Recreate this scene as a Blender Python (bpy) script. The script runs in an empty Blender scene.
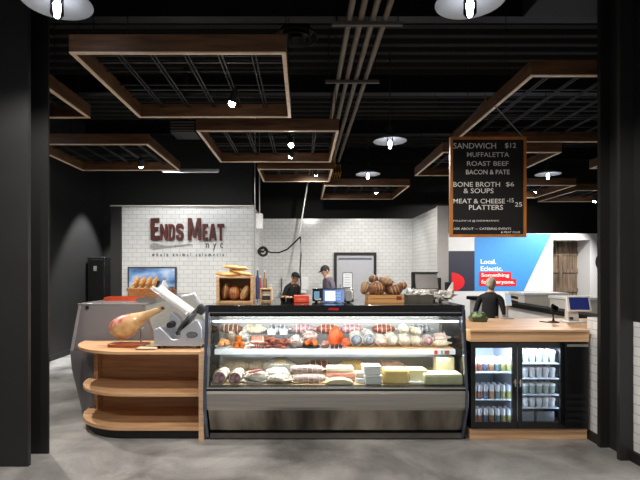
import bpy, bmesh, math, random
from mathutils import Vector, Matrix, Euler, noise as mnoise

random.seed(7)
C = bpy.context.scene.collection
PI = math.pi
F = 480.0            # focal length in pixels of the 640 px wide frame
VX, VY, CAMZ = 303.0, 270.0, 1.57


def at(px, py, d):
    """the point at distance d (metres along +Y) that projects to a pixel of the photograph"""
    return Vector(((px - VX) / F * d, d, CAMZ - (py - VY) / F * d))


def lin(h):
    h = h.lstrip('#')
    out = []
    for i in (0, 2, 4):
        c = int(h[i:i + 2], 16) / 255
        out.append(c / 12.92 if c <= .04045 else ((c + .055) / 1.055) ** 2.4)
    return (*out, 1)


# ------------------------------------------------------------------ materials
MATS = {}


def nodes_of(name):
    m = bpy.data.materials.new(name)
    m.use_nodes = True
    nt = m.node_tree
    return m, nt, nt.nodes['Principled BSDF']


def mat(name, col, rough=.5, metal=0., var=.12, scale=12., bump=0., col2=None, stretch=None, emit=0., emit_col=None, coat=0., sss=0., lo=.35, hi=.65, spec=.5):
    if name in MATS:
        return MATS[name]
    m, nt, b = nodes_of(name)
    c = lin(col)
    c2 = lin(col2) if col2 else tuple(max(0, x * (1 - var)) for x in c[:3]) + (1,)
    tc = nt.nodes.new('ShaderNodeTexCoord')
    mp = nt.nodes.new('ShaderNodeMapping')
    if stretch:
        mp.inputs['Scale'].default_value = stretch
    nz = nt.nodes.new('ShaderNodeTexNoise')
    nz.inputs['Scale'].default_value = scale
    nz.inputs['Detail'].default_value = 5
    rp = nt.nodes.new('ShaderNodeValToRGB')
    rp.color_ramp.elements[0].position = lo
    rp.color_ramp.elements[1].position = hi
    rp.color_ramp.elements[0].color = c2
    rp.color_ramp.elements[1].color = c
    nt.links.new(tc.outputs['Object'], mp.inputs['Vector'])
    nt.links.new(mp.outputs['Vector'], nz.inputs['Vector'])
    nt.links.new(nz.outputs['Fac'], rp.inputs['Fac'])
    nt.links.new(rp.outputs['Color'], b.inputs['Base Color'])
    b.inputs['Roughness'].default_value = rough
    b.inputs['Metallic'].default_value = metal
    b.inputs['Specular IOR Level'].default_value = spec
    b.inputs['Coat Weight'].default_value = coat
    if bump:
        bp = nt.nodes.new('ShaderNodeBump')
        bp.inputs['Strength'].default_value = bump
        bp.inputs['Distance'].default_value = .01
        nt.links.new(nz.outputs['Fac'], bp.inputs['Height'])
        nt.links.new(bp.outputs['Normal'], b.inputs['Normal'])
    if emit:
        b.inputs['Emission Color'].default_value = lin(emit_col or col)
        b.inputs['Emission Strength'].default_value = emit
    MATS[name] = m
    return m


def glass(name, tint='ffffff', gloss=.06, opacity=0., body='ffffff', rough=.02):
    if name in MATS:
        return MATS[name]
    m = bpy.data.materials.new(name)
    m.use_nodes = True
    nt = m.node_tree
    nt.nodes.clear()
    out = nt.nodes.new('ShaderNodeOutputMaterial')
    tr = nt.nodes.new('ShaderNodeBsdfTransparent')
    tr.inputs['Color'].default_value = lin(tint)
    gl = nt.nodes.new('ShaderNodeBsdfGlossy')
    gl.inputs['Roughness'].default_value = rough
    fr = nt.nodes.new('ShaderNodeFresnel')
    fr.inputs['IOR'].default_value = 1.0 + gloss * 7
    mx = nt.nodes.new('ShaderNodeMixShader')
    nt.links.new(fr.outputs[0], mx.inputs[0])
    nt.links.new(tr.outputs[0], mx.inputs[1])
    nt.links.new(gl.outputs[0], mx.inputs[2])
    last = mx
    if opacity:
        df = nt.nodes.new('ShaderNodeBsdfDiffuse')
        df.inputs['Color'].default_value = lin(body)
        m2 = nt.nodes.new('ShaderNodeMixShader')
        m2.inputs[0].default_value = opacity
        nt.links.new(mx.outputs[0], m2.inputs[1])
        nt.links.new(df.outputs[0], m2.inputs[2])
        last = m2
    nt.links.new(last.outputs[0], out.inputs['Surface'])
    MATS[name] = m
    return m


def tile_mat(name, axis, c1, c2, mortar, rough=.18):
    m, nt, b = nodes_of(name)
    tc = nt.nodes.new('ShaderNodeTexCoord')
    sp = nt.nodes.new('ShaderNodeSeparateXYZ')
    cb = nt.nodes.new('ShaderNodeCombineXYZ')
    nt.links.new(tc.outputs['Object'], sp.inputs[0])
    nt.links.new(sp.outputs['X' if axis == 'x' else 'Y'], cb.inputs['X'])
    nt.links.new(sp.outputs['Z'], cb.inputs['Y'])
    br = nt.nodes.new('ShaderNodeTexBrick')
    br.inputs['Scale'].default_value = 1
    br.inputs['Brick Width'].default_value = .158
    br.inputs['Row Height'].default_value = .0788
    br.inputs['Mortar Size'].default_value = .0032
    br.inputs['Mortar Smooth'].default_value = .2
    br.inputs['Color1'].default_value = lin(c1)
    br.inputs['Color2'].default_value = lin(c2)
    br.inputs['Mortar'].default_value = lin(mortar)
    nt.links.new(cb.outputs[0], br.inputs['Vector'])
    nt.links.new(br.outputs['Color'], b.inputs['Base Color'])
    inv = nt.nodes.new('ShaderNodeMath')
    inv.operation = 'SUBTRACT'
    inv.inputs[0].default_value = 1
    nt.links.new(br.outputs['Fac'], inv.inputs[1])
    # every tile sits at a slightly different tilt in its bed
    nz = nt.nodes.new('ShaderNodeTexNoise')
    nz.inputs['Scale'].default_value = 7
    nt.links.new(cb.outputs[0], nz.inputs['Vector'])
    ad = nt.nodes.new('ShaderNodeMath')
    ad.operation = 'MULTIPLY_ADD'
    ad.inputs[1].default_value = .8
    nt.links.new(nz.outputs['Fac'], ad.inputs[0])
    nt.links.new(inv.outputs[0], ad.inputs[2])
    bp = nt.nodes.new('ShaderNodeBump')
    bp.inputs['Strength'].default_value = .35
    bp.inputs['Distance'].default_value = .004
    nt.links.new(ad.outputs[0], bp.inputs['Height'])
    nt.links.new(bp.outputs['Normal'], b.inputs['Normal'])
    b.inputs['Roughness'].default_value = rough
    MATS[name] = m
    return m


def floor_mat():
    m, nt, b = nodes_of('polished_concrete')
    tc = nt.nodes.new('ShaderNodeTexCoord')
    big = nt.nodes.new('ShaderNodeTexNoise')
    big.inputs['Scale'].default_value = 1.3
    big.inputs['Detail'].default_value = 8
    big.inputs['Roughness'].default_value = .62
    big.inputs['Distortion'].default_value = .6
    fine = nt.nodes.new('ShaderNodeTexNoise')
    fine.inputs['Scale'].default_value = 60
    fine.inputs['Detail'].default_value = 6
    rp = nt.nodes.new('ShaderNodeValToRGB')
    rp.color_ramp.elements[0].position = .3
    rp.color_ramp.elements[1].position = .72
    rp.color_ramp.elements[0].color = lin('565452')
    rp.color_ramp.elements[1].color = lin('b0ada9')
    mx = nt.nodes.new('ShaderNodeMix')
    mx.data_type = 'RGBA'
    mx.blend_type = 'OVERLAY'
    mx.inputs['Factor'].default_value = .35
    for n in (big, fine):
        nt.links.new(tc.outputs['Object'], n.inputs['Vector'])
    nt.links.new(big.outputs['Fac'], rp.inputs['Fac'])
    nt.links.new(rp.outputs['Color'], mx.inputs[6])
    nt.links.new(fine.outputs['Color'], mx.inputs[7])
    hs = nt.nodes.new('ShaderNodeHueSaturation')
    hs.inputs['Saturation'].default_value = .35
    nt.links.new(mx.outputs[2], hs.inputs['Color'])
    nt.links.new(hs.outputs['Color'], b.inputs['Base Color'])
    r2 = nt.nodes.new('ShaderNodeMapRange')
    r2.inputs['To Min'].default_value = .28
    r2.inputs['To Max'].default_value = .5
    nt.links.new(big.outputs['Fac'], r2.inputs['Value'])
    nt.links.new(r2.outputs[0], b.inputs['Roughness'])
    bp = nt.nodes.new('ShaderNodeBump')
    bp.inputs['Strength'].default_value = .06
    bp.inputs['Distance'].default_value = .01
    nt.links.new(fine.outputs['Fac'], bp.inputs['Height'])
    nt.links.new(bp.outputs['Normal'], b.inputs['Normal'])
    return m


def emitter(name, col, strength):
    if name in MATS:
        return MATS[name]
    m = bpy.data.materials.new(name)
    m.use_nodes = True
    nt = m.node_tree
    nt.nodes.clear()
    o = nt.nodes.new('ShaderNodeOutputMaterial')
    e = nt.nodes.new('ShaderNodeEmission')
    e.inputs['Color'].default_value = lin(col)
    e.inputs['Strength'].default_value = strength
    nt.links.new(e.outputs[0], o.inputs['Surface'])
    MATS[name] = m
    return m


BLACK = mat('matte_black_paint', '161616', .6, var=.2, scale=3)
WALLBLACK = mat('black_wall_paint', '1c1c1d', .55, var=.18, scale=1.5)
PILLAR = mat('charcoal_pillar_paint', '262728', .5, var=.15, scale=2)
CEIL = mat('black_ceiling_paint', '101010', .8, var=.3, scale=2)
STEELDARK = mat('black_steel', '202122', .45, metal=.6, var=.2, scale=8)
PIPE = mat('galvanised_pipe', '8b8074', .5, metal=.35, var=.2, scale=6)
WALNUT = mat('dark_stained_plywood', '6e4a2d', .55, col2='4a3019', scale=3, stretch=(1, 1, 9), bump=.05)
EDGE = mat('raw_plywood_edge', 'ffefd9', .4, col2='f2d2ac', scale=10, stretch=(1, 1, 6))
ORANGEWOOD = mat('stained_oak_trim', 'c47c34', .45, col2='a36224', scale=8, stretch=(1, 1, .3))
OAK = mat('oak_veneer', 'd9b28b', .38, col2='c3966c', scale=4, stretch=(.6, 4, 9), bump=.03)
OAKEDGE = mat('oak_edge_band', 'e2c0a0', .4, col2='cfa680', scale=6, stretch=(1, 1, 8))
STEEL = mat('brushed_stainless', 'b9b6b0', .34, metal=.95, var=.14, scale=5, stretch=(.4, 1, 14), bump=.02)
STEELLOW = mat('brushed_stainless_kick', 'a39c92', .28, metal=.95, col2='5f5951', scale=2.2, stretch=(2.2, 1, .5))
CHROME = mat('polished_chrome', 'd5d7da', .15, metal=1, var=.05)
GLOSSBLACK = mat('gloss_black', '0d0e10', .16, var=.2, coat=.4)
RUBBER = mat('black_rubber', '121212', .7)
WHITE = mat('white_enamel', 'e8e9ea', .35, var=.04)
WHITEPLASTIC = mat('white_plastic', 'dfe0e0', .4, var=.05)
PAPER = mat('white_paper', 'efeeea', .7, var=.06)
GREYPLASTIC = mat('grey_plastic', '8d8f93', .45, var=.1)
CLEAR = glass('clear_glass')
CASEGLASS = glass('case_glass', 'f8fbfa', .065)
SMOKE = glass('smoked_glass', 'b3afb4', .08, opacity=.45, body='aaa6ab')
WRAP = glass('plastic_wrap', 'f8f8f8', .09, opacity=.09, body='ffffff', rough=.15)
TILEX = tile_mat('white_subway_tile', 'x', 'd9dbdb', 'd0d3d4', 'a2a4a4')
TILEY = tile_mat('white_subway_tile_side', 'y', 'd9dbdb', 'd0d3d4', 'a2a4a4')
LED = emitter('white_led', 'f4f8ff', 6)
LEDCOOL = emitter('cool_led', 'cfe4ff', 9)
LENS = emitter('spot_lens', 'fff4e4', 80)
BULB = emitter('lamp_bulb', 'f6f8ff', 30)


# ------------------------------------------------------------------ mesh builder
class MB:
    def __init__(self):
        self.bm = bmesh.new()
        self.mi = 0

    def _mark(self, n0):
        self.bm.faces.ensure_lookup_table()
        for f in self.bm.faces[n0:]:
            f.material_index = self.mi
        return self

    def faces(self, vs, fs):
        n0 = len(self.bm.faces)
        v = [self.bm.verts.new(p) for p in vs]
        for f in fs:
            try:
                self.bm.faces.new([v[i] for i in f])
            except ValueError:
                pass
        return self._mark(n0)

    def box(self, x0, x1, y0, y1, z0, z1, M=None):
        vs = [Vector(p) for p in ((x0, y0, z0), (x1, y0, z0), (x1, y1, z0), (x0, y1, z0), (x0, y0, z1), (x1, y0, z1), (x1, y1, z1), (x0, y1, z1))]
        if M:
            vs = [M @ p for p in vs]
        return self.faces(vs, [(0, 3, 2, 1), (4, 5, 6, 7), (0, 1, 5, 4), (1, 2, 6, 5), (2, 3, 7, 6), (3, 0, 4, 7)])

    def boxc(self, c, s, rot=(0, 0, 0)):
        M = Matrix.Translation(c) @ Euler(rot).to_matrix().to_4x4()
        return self.box(-s[0] / 2, s[0] / 2, -s[1] / 2, s[1] / 2, -s[2] / 2, s[2] / 2, M)

    def prism(self, pts, axis, a0, a1):
        def p3(p, a):
            return {'x': (a, p[0], p[1]), 'y': (p[0], a, p[1]), 'z': (p[0], p[1], a)}[axis]
        n = len(pts)
        vs = [p3(p, a0) for p in pts] + [p3(p, a1) for p in pts]
        fs = [tuple(range(n))[::-1], tuple(range(n, 2 * n))] + [(i, (i + 1) % n, n + (i + 1) % n, n + i) for i in range(n)]
        return self.faces(vs, fs)

    def loft(self, pts, radii, seg=10, squash=None):
        """a closed tube along pts with a radius (or (ra, rb)) at each point"""
        pts = [Vector(p) for p in pts]
        n = len(pts)
        up = Vector((0, 0, 1))
        vs, fs = [], []
        for i, p in enumerate(pts):
            t = (pts[min(i + 1, n - 1)] - pts[max(i - 1, 0)]).normalized()
            a = t.cross(up)
            if a.length < 1e-3:
                a = Vector((1, 0, 0)) - t * t.x
            a.normalize()
            b = a.cross(t)
            r = radii[i] if isinstance(radii, (list, tuple)) else radii
            ra, rb = r if isinstance(r, (list, tuple)) else (r, r)
            for k in range(seg):
                an = 2 * PI * k / seg
                vs.append(p + a * math.cos(an) * ra + b * math.sin(an) * rb)
        for i in range(n - 1):
            for k in range(seg):
                fs.append((i * seg + k, i * seg + (k + 1) % seg, (i + 1) * seg + (k + 1) % seg, (i + 1) * seg + k))
        fs.append(tuple(range(seg))[::-1])
        fs.append(tuple((n - 1) * seg + k for k in range(seg)))
        return self.faces(vs, fs)

    def cyl(self, p0, p1, r0, r1=None, seg=16):
        return self.loft([p0, p1], [r0, r0 if r1 is None else r1], seg)

    def lathe(self, prof, c=(0, 0, 0), seg=24, M=None):
        vs, fs = [], []
        n = len(prof)
        for r, z in prof:
            for k in range(seg):
                an = 2 * PI * k / seg
                v = Vector((r * math.cos(an), r * math.sin(an), z))
                if M:
                    v = M @ v
                vs.append(v + Vector(c))
        for i in range(n - 1):
            for k in range(seg):
                fs.append((i * seg + k, i * seg + (k + 1) % seg, (i + 1) * seg + (k + 1) % seg, (i + 1) * seg + k))
        if prof[0][0] > 1e-5:
            fs.append(tuple(range(seg))[::-1])
        if prof[-1][0] > 1e-5:
            fs.append(tuple((n - 1) * seg + k for k in range(seg)))
        return self.faces(vs, fs)

    def sph(self, c, r, seg=16, rings=10, M=None, lump=0., freq=6., seed=0., flat=None):
        if not isinstance(r, (tuple, list)):
            r = (r, r, r)
        vs, fs = [], []
        for i in range(rings + 1):
            th = PI * i / rings
            for k in range(seg):
                an = 2 * PI * k / seg
                u = Vector((math.sin(th) * math.cos(an), math.sin(th) * math.sin(an), -math.cos(th)))
                s = 1 + lump * mnoise.noise(u * freq * .4 + Vector((seed, seed * 1.7, 0)))
                v = Vector((u.x * r[0] * s, u.y * r[1] * s, u.z * r[2] * s))
                if flat is not None:
                    v.z = max(v.z, flat)
                if M:
                    v = M @ v
                vs.append(v + Vector(c))
        for i in range(rings):
            for k in range(seg):
                fs.append((i * seg + k, i * seg + (k + 1) % seg, (i + 1) * seg + (k + 1) % seg, (i + 1) * seg + k))
        return self.faces(vs, fs)

    def torus(self, c, R, r, M=None, seg=28, sub=8, a0=0, a1=2 * PI):
        full = abs(a1 - a0 - 2 * PI) < 1e-4
        vs, fs = [], []
        n = seg if full else seg + 1
        for i in range(n):
            t = a0 + (a1 - a0) * i / seg
            for k in range(sub):
                s = 2 * PI * k / sub
                v = Vector(((R + r * math.cos(s)) * math.cos(t), (R + r * math.cos(s)) * math.sin(t), r * math.sin(s)))
                if M:
                    v = M @ v
                vs.append(v + Vector(c))
        for i in range(seg):
            j = (i + 1) % n
            for k in range(sub):
                fs.append((i * sub + k, j * sub + k, j * sub + (k + 1) % sub, i * sub + (k + 1) % sub))
        return self.faces(vs, fs)

    def build(self, name, m, parent=None, bevel=0., smooth=40, loc=None, rot=None, seg=2):
        bm = self.bm
        bmesh.ops.remove_doubles(bm, verts=bm.verts, dist=1e-6)
        bmesh.ops.recalc_face_normals(bm, faces=bm.faces)
        if parent is not None:
            r = parent
            while r.parent:
                r = r.parent
            if r.name in WORLD:
                bmesh.ops.translate(bm, verts=bm.verts, vec=-Vector(WORLD[r.name]))
        me = bpy.data.meshes.new(name)
        bm.to_mesh(me)
        bm.free()
        for x in (m if isinstance(m, (list, tuple)) else [m]):
            me.materials.append(x)
        if smooth:
            for p in me.polygons:
                p.use_smooth = True
            me.set_sharp_from_angle(angle=math.radians(smooth))
        o = bpy.data.objects.new(name, me)
        C.objects.link(o)
        if parent is not None:
            o.parent = parent
        if loc is not None:
            o.location = loc
        if rot is not None:
            o.rotation_euler = rot
        if bevel:
            b = o.modifiers.new('bevel', 'BEVEL')
            b.width = bevel
            b.segments = seg
            b.limit_method = 'ANGLE'
            b.angle_limit = math.radians(35)
        return o


WORLD = {}


def tag(o, label, cat, group=None):
    o['label'] = label
    o['category'] = cat
    if group:
        o['group'] = group
    return o


def thing(name, label, cat, loc=(0, 0, 0), rotz=0., group=None, world=False):
    """an Empty at the base of a thing; with world=True its parts are written in world coordinates"""
    o = bpy.data.objects.new(name, None)
    o.empty_display_size = .1
    C.objects.link(o)
    o.location = loc
    o.rotation_euler = (0, 0, rotz)
    if world:
        WORLD[o.name] = tuple(loc)
    return tag(o, label, cat, group)


def struct(o):
    o['kind'] = 'structure'
    return o


def copy_tree(o, parent=None):
    c = o.copy()
    C.objects.link(c)
    if parent is not None:
        c.parent = parent
    for ch in list(o.children):
        copy_tree(ch, c)
    return c


def text(name, body, m, parent, x0, x1, zb, zt, y, ext=.002, off=0., spacing=1.0, into=None, split=False):
    """lettering facing -Y that fills the box x0..x1, zb..zt on the plane y (world coordinates);
    into= adds it to the mesh of the panel it is printed on, split= makes each letter a part"""
    cu = bpy.data.curves.new(name, 'FONT')
    cu.body = body
    cu.size = 1
    cu.extrude = 0
    cu.offset = off
    cu.space_character = spacing
    cu.resolution_u = 3
    tmp = bpy.data.objects.new(name, cu)
    C.objects.link(tmp)
    bpy.context.view_layer.update()
    me = bpy.data.meshes.new_from_object(tmp.evaluated_get(bpy.context.evaluated_depsgraph_get()))
    bpy.data.objects.remove(tmp)
    bpy.data.curves.remove(cu)
    xs = [v.co.x for v in me.vertices]
    ys = [v.co.y for v in me.vertices]
    mx, my = min(xs), min(ys)
    sx = (x1 - x0) / (max(xs) - mx)
    sy = (zt - zb) / (max(ys) - my)
    co = [Vector((x0 + (v.co.x - mx) * sx, y, zb + (v.co.y - my) * sy)) for v in me.vertices]
    fs = [tuple(q.vertices) for q in me.polygons]
    bpy.data.meshes.remove(me)
    # glyph runs: faces whose x ranges overlap belong to one letter
    runs = []
    if split:
        iv = sorted((min(co[i].x for i in f), max(co[i].x for i in f), f) for f in fs)
        for lo, hi, f in iv:
            if runs and lo < runs[-1][0] + 1e-4:
                runs[-1][0] = max(runs[-1][0], hi)
                runs[-1][1].append(f)
            else:
                runs.append([hi, [f]])
    else:
        runs = [[0, fs]]
    out = None
    for _, ff in runs:
        mb = into or MB()
        bm = mb.bm
        used = sorted({i for f in ff for i in f})
        vv = {i: bm.verts.new(co[i]) for i in used}
        fl = []
        for f in ff:
            try:
                fl.append(bm.faces.new([vv[i] for i in f]))
            except ValueError:
                pass
        for f in fl:
            f.material_index = mb.mi
        r = bmesh.ops.extrude_face_region(bm, geom=fl)
        for g in r['geom']:
            if isinstance(g, bmesh.types.BMVert):
                g.co.y -= ext
            elif isinstance(g, bmesh.types.BMFace):
                g.material_index = mb.mi
        for v in vv.values():
            for f in v.link_faces:
                f.material_index = mb.mi
        if into is None:
            out = mb.build(name, m, parent, smooth=0)
    return out


def settle(t, z, gap=.0012):
    """rest a thing on the surface at height z"""
    bpy.context.view_layer.update()
    lo = 1e9
    st = [t]
    while st:
        o = st.pop()
        st += list(o.children)
        if o.type == 'MESH':
            M = o.matrix_world
            lo = min(lo, min((M @ v.co).z for v in o.data.vertices))
    t.location.z += z + gap - lo
    return t


def light(name, kind, loc, energy, col='ffffff', target=None, parent=None, **kw):
    l = bpy.data.lights.new(name, kind)
    l.energy = energy
    l.color = lin(col)[:3]
    for k, v in kw.items():
        setattr(l, k, v)
    o = bpy.data.objects.new(name, l)
    C.objects.link(o)
    loc = Vector(loc)
    if target is not None:
        o.rotation_euler = (Vector(target) - loc).to_track_quat('-Z', 'Y').to_euler()
    if parent is not None:
        r = parent
        while r.parent:
            r = r.parent
        if r.name in WORLD:
            loc = loc - Vector(WORLD[r.name])
        o.parent = parent
    o.location = loc
    return o


ORD = ['first', 'second', 'third', 'fourth', 'fifth', 'sixth', 'seventh', 'eighth']

# ================================================================== THE SETTING
def wallbox(name, m, *b, bevel=0):
    return struct(MB().box(*b).build(name, m, smooth=0, bevel=bevel))


struct(MB().box(-6, 10, -4, 16, -.12, 0).build('floor', floor_mat(), smooth=0))

# corrugated deck ceiling
mb = MB()
prof = []
x = -1.0
while x < 14:
    prof += [(x, 4.62), (x + .09, 4.62), (x + .12, 4.55), (x + .21, 4.55), (x + .24, 4.62)]
    x += .24
prof += [(14, 4.68), (-1.0, 4.68)]
vs = [(-6, p[0], p[1]) for p in prof] + [(10, p[0], p[1]) for p in prof]
n = len(prof)
mb.faces(vs, [(i, i + 1, n + i + 1, n + i) for i in range(n - 1)] + [(n - 1, 0, n, 2 * n - 1)])
struct(mb.build('ceiling', CEIL, smooth=0))
for yy in (5.2, 7.4, 9.6, 11.8):
    mb = MB()
    mb.box(-4.4, 9.4, yy - .07, yy + .07, 4.28, 4.30).box(-4.4, 9.4, yy - .008, yy + .008, 4.3, 4.53).box(-4.4, 9.4, yy - .07, yy + .07, 4.53, 4.55)
    struct(mb.build('beam', STEELDARK, smooth=0))

wallbox('wall_left', WALLBLACK, -4.5, -4.35, 1.0, 10.6, 0, 4.55)
wallbox('wall_back_left', BLACK, -4.35, -1.1, 10.45, 10.6, 0, 4.55)
wallbox('wall_back', BLACK, -4.5, 9.4, 13.4, 13.6, 0, 4.55)
wallbox('wall_far_right', BLACK, 9.4, 9.55, 3.0, 13.6, 0, 4.55)
# tiled walls of the shop
wallbox('wall_sign', TILEX, -3.355, -.91, 8.9, 9.05, 0, 2.745)
wallbox('wall_kitchen_left', TILEY, -1.06, -.91, 9.05, 11.0, 0, 2.745)
wallbox('wall_kitchen_back', TILEX, -1.06, 2.56, 11.0, 11.15, 0, 2.745)
wallbox('wall_kitchen_right', TILEY, 2.50, 2.62, 8.96, 11.0, 0, 2.745)
# dark end post and pale end cap of the two shop walls
wallbox('trim_1', PILLAR, -3.55, -3.355, 8.86, 9.07, 0, 2.76)
wallbox('trim_2', mat('pale_grey_paint', 'c9c9c9', .5, var=.05), 2.49, 2.70, 8.9, 8.96, 0, 2.76)
wallbox('trim_3', mat('wall_cap_metal', 'd8d8d6', .4, metal=.3, var=.05), -3.56, -.905, 8.85, 9.07, 2.745, 2.765)

# left foreground pillar
mb = MB()
mb.box(-3.4, -2.194, 3.83, 3.87, 0, 4.55).box(-3.4, -2.45, 3.87, 4.10, 0, 4.55)
mb.mi = 1
mb.box(-3.4, -2.178, 4.10, 4.125, 0, 4.55)
struct(mb.build('pillar_1', [PILLAR, BLACK], smooth=0))
# right side: tiled dado, black wall above, black post, low tiled pier behind it
wallbox('wall_right', TILEY, 2.72, 2.9, 1.0, 4.1, 0, 1.145)
wallbox('wall_right_upper', WALLBLACK, 2.72, 2.9, 1.0, 4.1, 1.145, 4.6)
mb = MB()
mb.box(2.609, 2.719, 3.95, 3.99, 0, 4.55).box(2.71, 2.719, 3.99, 4.24, 0, 4.55)
mb.mi = 1
mb.box(2.627, 2.86, 4.24, 4.285, 0, 4.55)
struct(mb.build('pillar_2', [PILLAR, BLACK], smooth=0))
wallbox('wall_low_pier', TILEY, 2.665, 2.86, 4.286, 4.50, 0, 1.13)
wallbox('baseboard_right', BLACK, 2.69, 2.72, 1.0, 3.95, 0, .085)
wallbox('baseboard_pier', BLACK, 2.645, 2.665, 4.286, 4.50, 0, .085)
wallbox('baseboard_left', BLACK, -4.35, -4.33, 4.0, 10.4, 0, .10)

# low white wall with a black rail that runs back along the seating side
wallbox('wall_low_rail', mat('pale_partition_paint', 'dddcda', .5, var=.08, scale=3), 3.34, 3.46, 4.8, 9.6, 0, .985)
wallbox('trim_4', mat('rail_black', '101011', .8, spec=.15), 3.28, 3.5, 4.75, 9.65, .985, 1.05, bevel=.008)

# mural wall on the far right with an opening onto a slatted timber screen
MW = 12.0
mw = mat('mural_wall_white', 'dcdddf', .6, var=.04, scale=2)
a, b2 = at(553, 0, MW).x, at(590, 0, MW).x
ztop, zop = at(0, 233.5, MW).z, at(0, 240, MW).z
mb = MB()
mb.box(2.7, a, MW, MW + .18, 0, ztop).box(b2, 9.3, MW, MW + .18, 0, ztop).box(a, b2, MW, MW + .18, zop, ztop)
struct(mb.build('wall_mural', mw, smooth=0))
mb = MB()
mb.box(a - .02, a, MW + .18, MW + .62, 0, zop + .02).box(b2, b2 + .02, MW + .18, MW + .62, 0, zop + .02).box(a - .02, b2 + .02, MW + .18, MW + .62, zop, zop + .02)
struct(mb.build('trim_5', mw, smooth=0))
tw = mat('weathered_planks', '7d6a58', .7, col2='4e4136', scale=3, stretch=(9, 1, .7), bump=.1)
mb = MB()
for k in range(7):
    w = (b2 - a) / 7
    mb.box(a + k * w + .006, a + (k + 1) * w - .006, MW + .55, MW + .58, 0, zop)
for zz in (.55, 1.05, 1.55, 2.0):
    mb.box(a, b2, MW + .52, MW + .55, zz - .05, zz + .05)
mb.box(a + .42, a + .5, MW + .50, MW + .52, 0, zop)
struct(mb.build('wall_timber_screen', tw, smooth=0))


def poly_px(pts, d, y):
    return [(at(px, py, d).x, at(px, py, d).z) for px, py in pts]


mu = thing('mural', 'blue white and red painted mural with white words on far wall', 'mural', (5, MW, 1.8), world=True)
BLUE = mat('mural_blue', '3f8fd6', .55, var=.04)
NAVY = mat('mural_navy', '24243a', .55, var=.06)
RED = mat('mural_red', 'e0101c', .5, var=.04)
blue = MB().prism(poly_px([(474.5, 233.8), (551.5, 233.8), (523.5, 291), (474.5, 291)], MW, 0), 'y', MW - .006, MW - .002)
blue.mi = 1
MB().prism(poly_px([(445, 251), (474.5, 251), (474.5, 291), (445, 291)], MW, 0), 'y', MW - .006, MW - .002).build('navy_panel', NAVY, mu, smooth=0)
cx = at(451.5, 282, MW)
arc = [(cx.x + .325 * math.sin(t * PI / 14), cx.z + .235 * math.cos(t * PI / 14)) for t in range(15)]
MB().prism(arc, 'y', MW - .012, MW - .006).build('red_disc', RED, mu, smooth=0)
cx = at(604, 262, MW)
MB().prism([(cx.x + .22 * math.cos(t * PI / 14), cx.z + .24 * math.sin(t * PI / 14)) for t in range(28)], 'y', MW - .006, MW - .002).build('navy_disc', NAVY, mu, smooth=0)
for i, (s, x0, x1, y0, y1) in enumerate((('Local.', 480.5, 496, 259.3, 264), ('Eclectic.', 480.5, 502.5, 266.2, 270.9), ('Something', 481, 509, 273.2, 277.9), ('for everyone.', 481, 514.5, 279.9, 284.9))):
    p0, p1 = at(x0, y1, MW), at(x1, y0, MW)
    yy = MW - .006
    if i > 1:
        q0, q1 = at(479, [0, 0, 279, 286][i], MW), at([0, 0, 511, 516][i], [0, 0, 272, 279][i], MW)
        band = MB().box(q0.x, q1.x, MW - .012, MW - .006, q0.z, q1.z)
        band.mi = 1
        yy = MW - .012
    text('lettering', s, PAPER, mu, p0.x, p1.x, p0.z, p1.z, yy, off=.022, into=band if i > 1 else blue)
    if i > 1:
        band.build('red_band', [RED, PAPER], mu, smooth=0)
blue.build('blue_panel', [BLUE, PAPER], mu, smooth=0)

# kitchen door in its black frame
dx0, dx1 = at(334, 0, 11).x, at(376, 0, 11).x
dz = at(0, 252.5, 11).z
dd = bpy.data.objects.new('door_1', None)
C.objects.link(dd)
dd.location = ((dx0 + dx1) / 2, 11, 0)
WORLD[dd.name] = tuple(dd.location)
struct(dd)
mb = MB()
mb.box(dx0, dx0 + .06, 10.93, 11, 0, dz).box(dx1 - .06, dx1, 10.93, 11, 0, dz).box(dx0 + .06, dx1 - .06, 10.93, 11, dz - .06, dz)
mb.build('door_frame', BLACK, dd, smooth=0)
MB().box(dx0 + .06, dx1 - .06, 10.96, 11, 0, dz - .06).build('door_leaf', mat('door_pale_grey', 'b9bcc4', .4, var=.05), dd, smooth=0)
MB().box(dx0 + .10, dx1 - .10, 10.945, 10.96, dz - .16, dz - .12).build('door_closer', mat('closer_blue_grey', '6a7080', .4), dd, smooth=0)
MB().box(dx0 + .13, dx0 + .15, 10.93, 10.96, .95, 1.25).build('door_handle', CHROME, dd, smooth=0)


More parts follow.
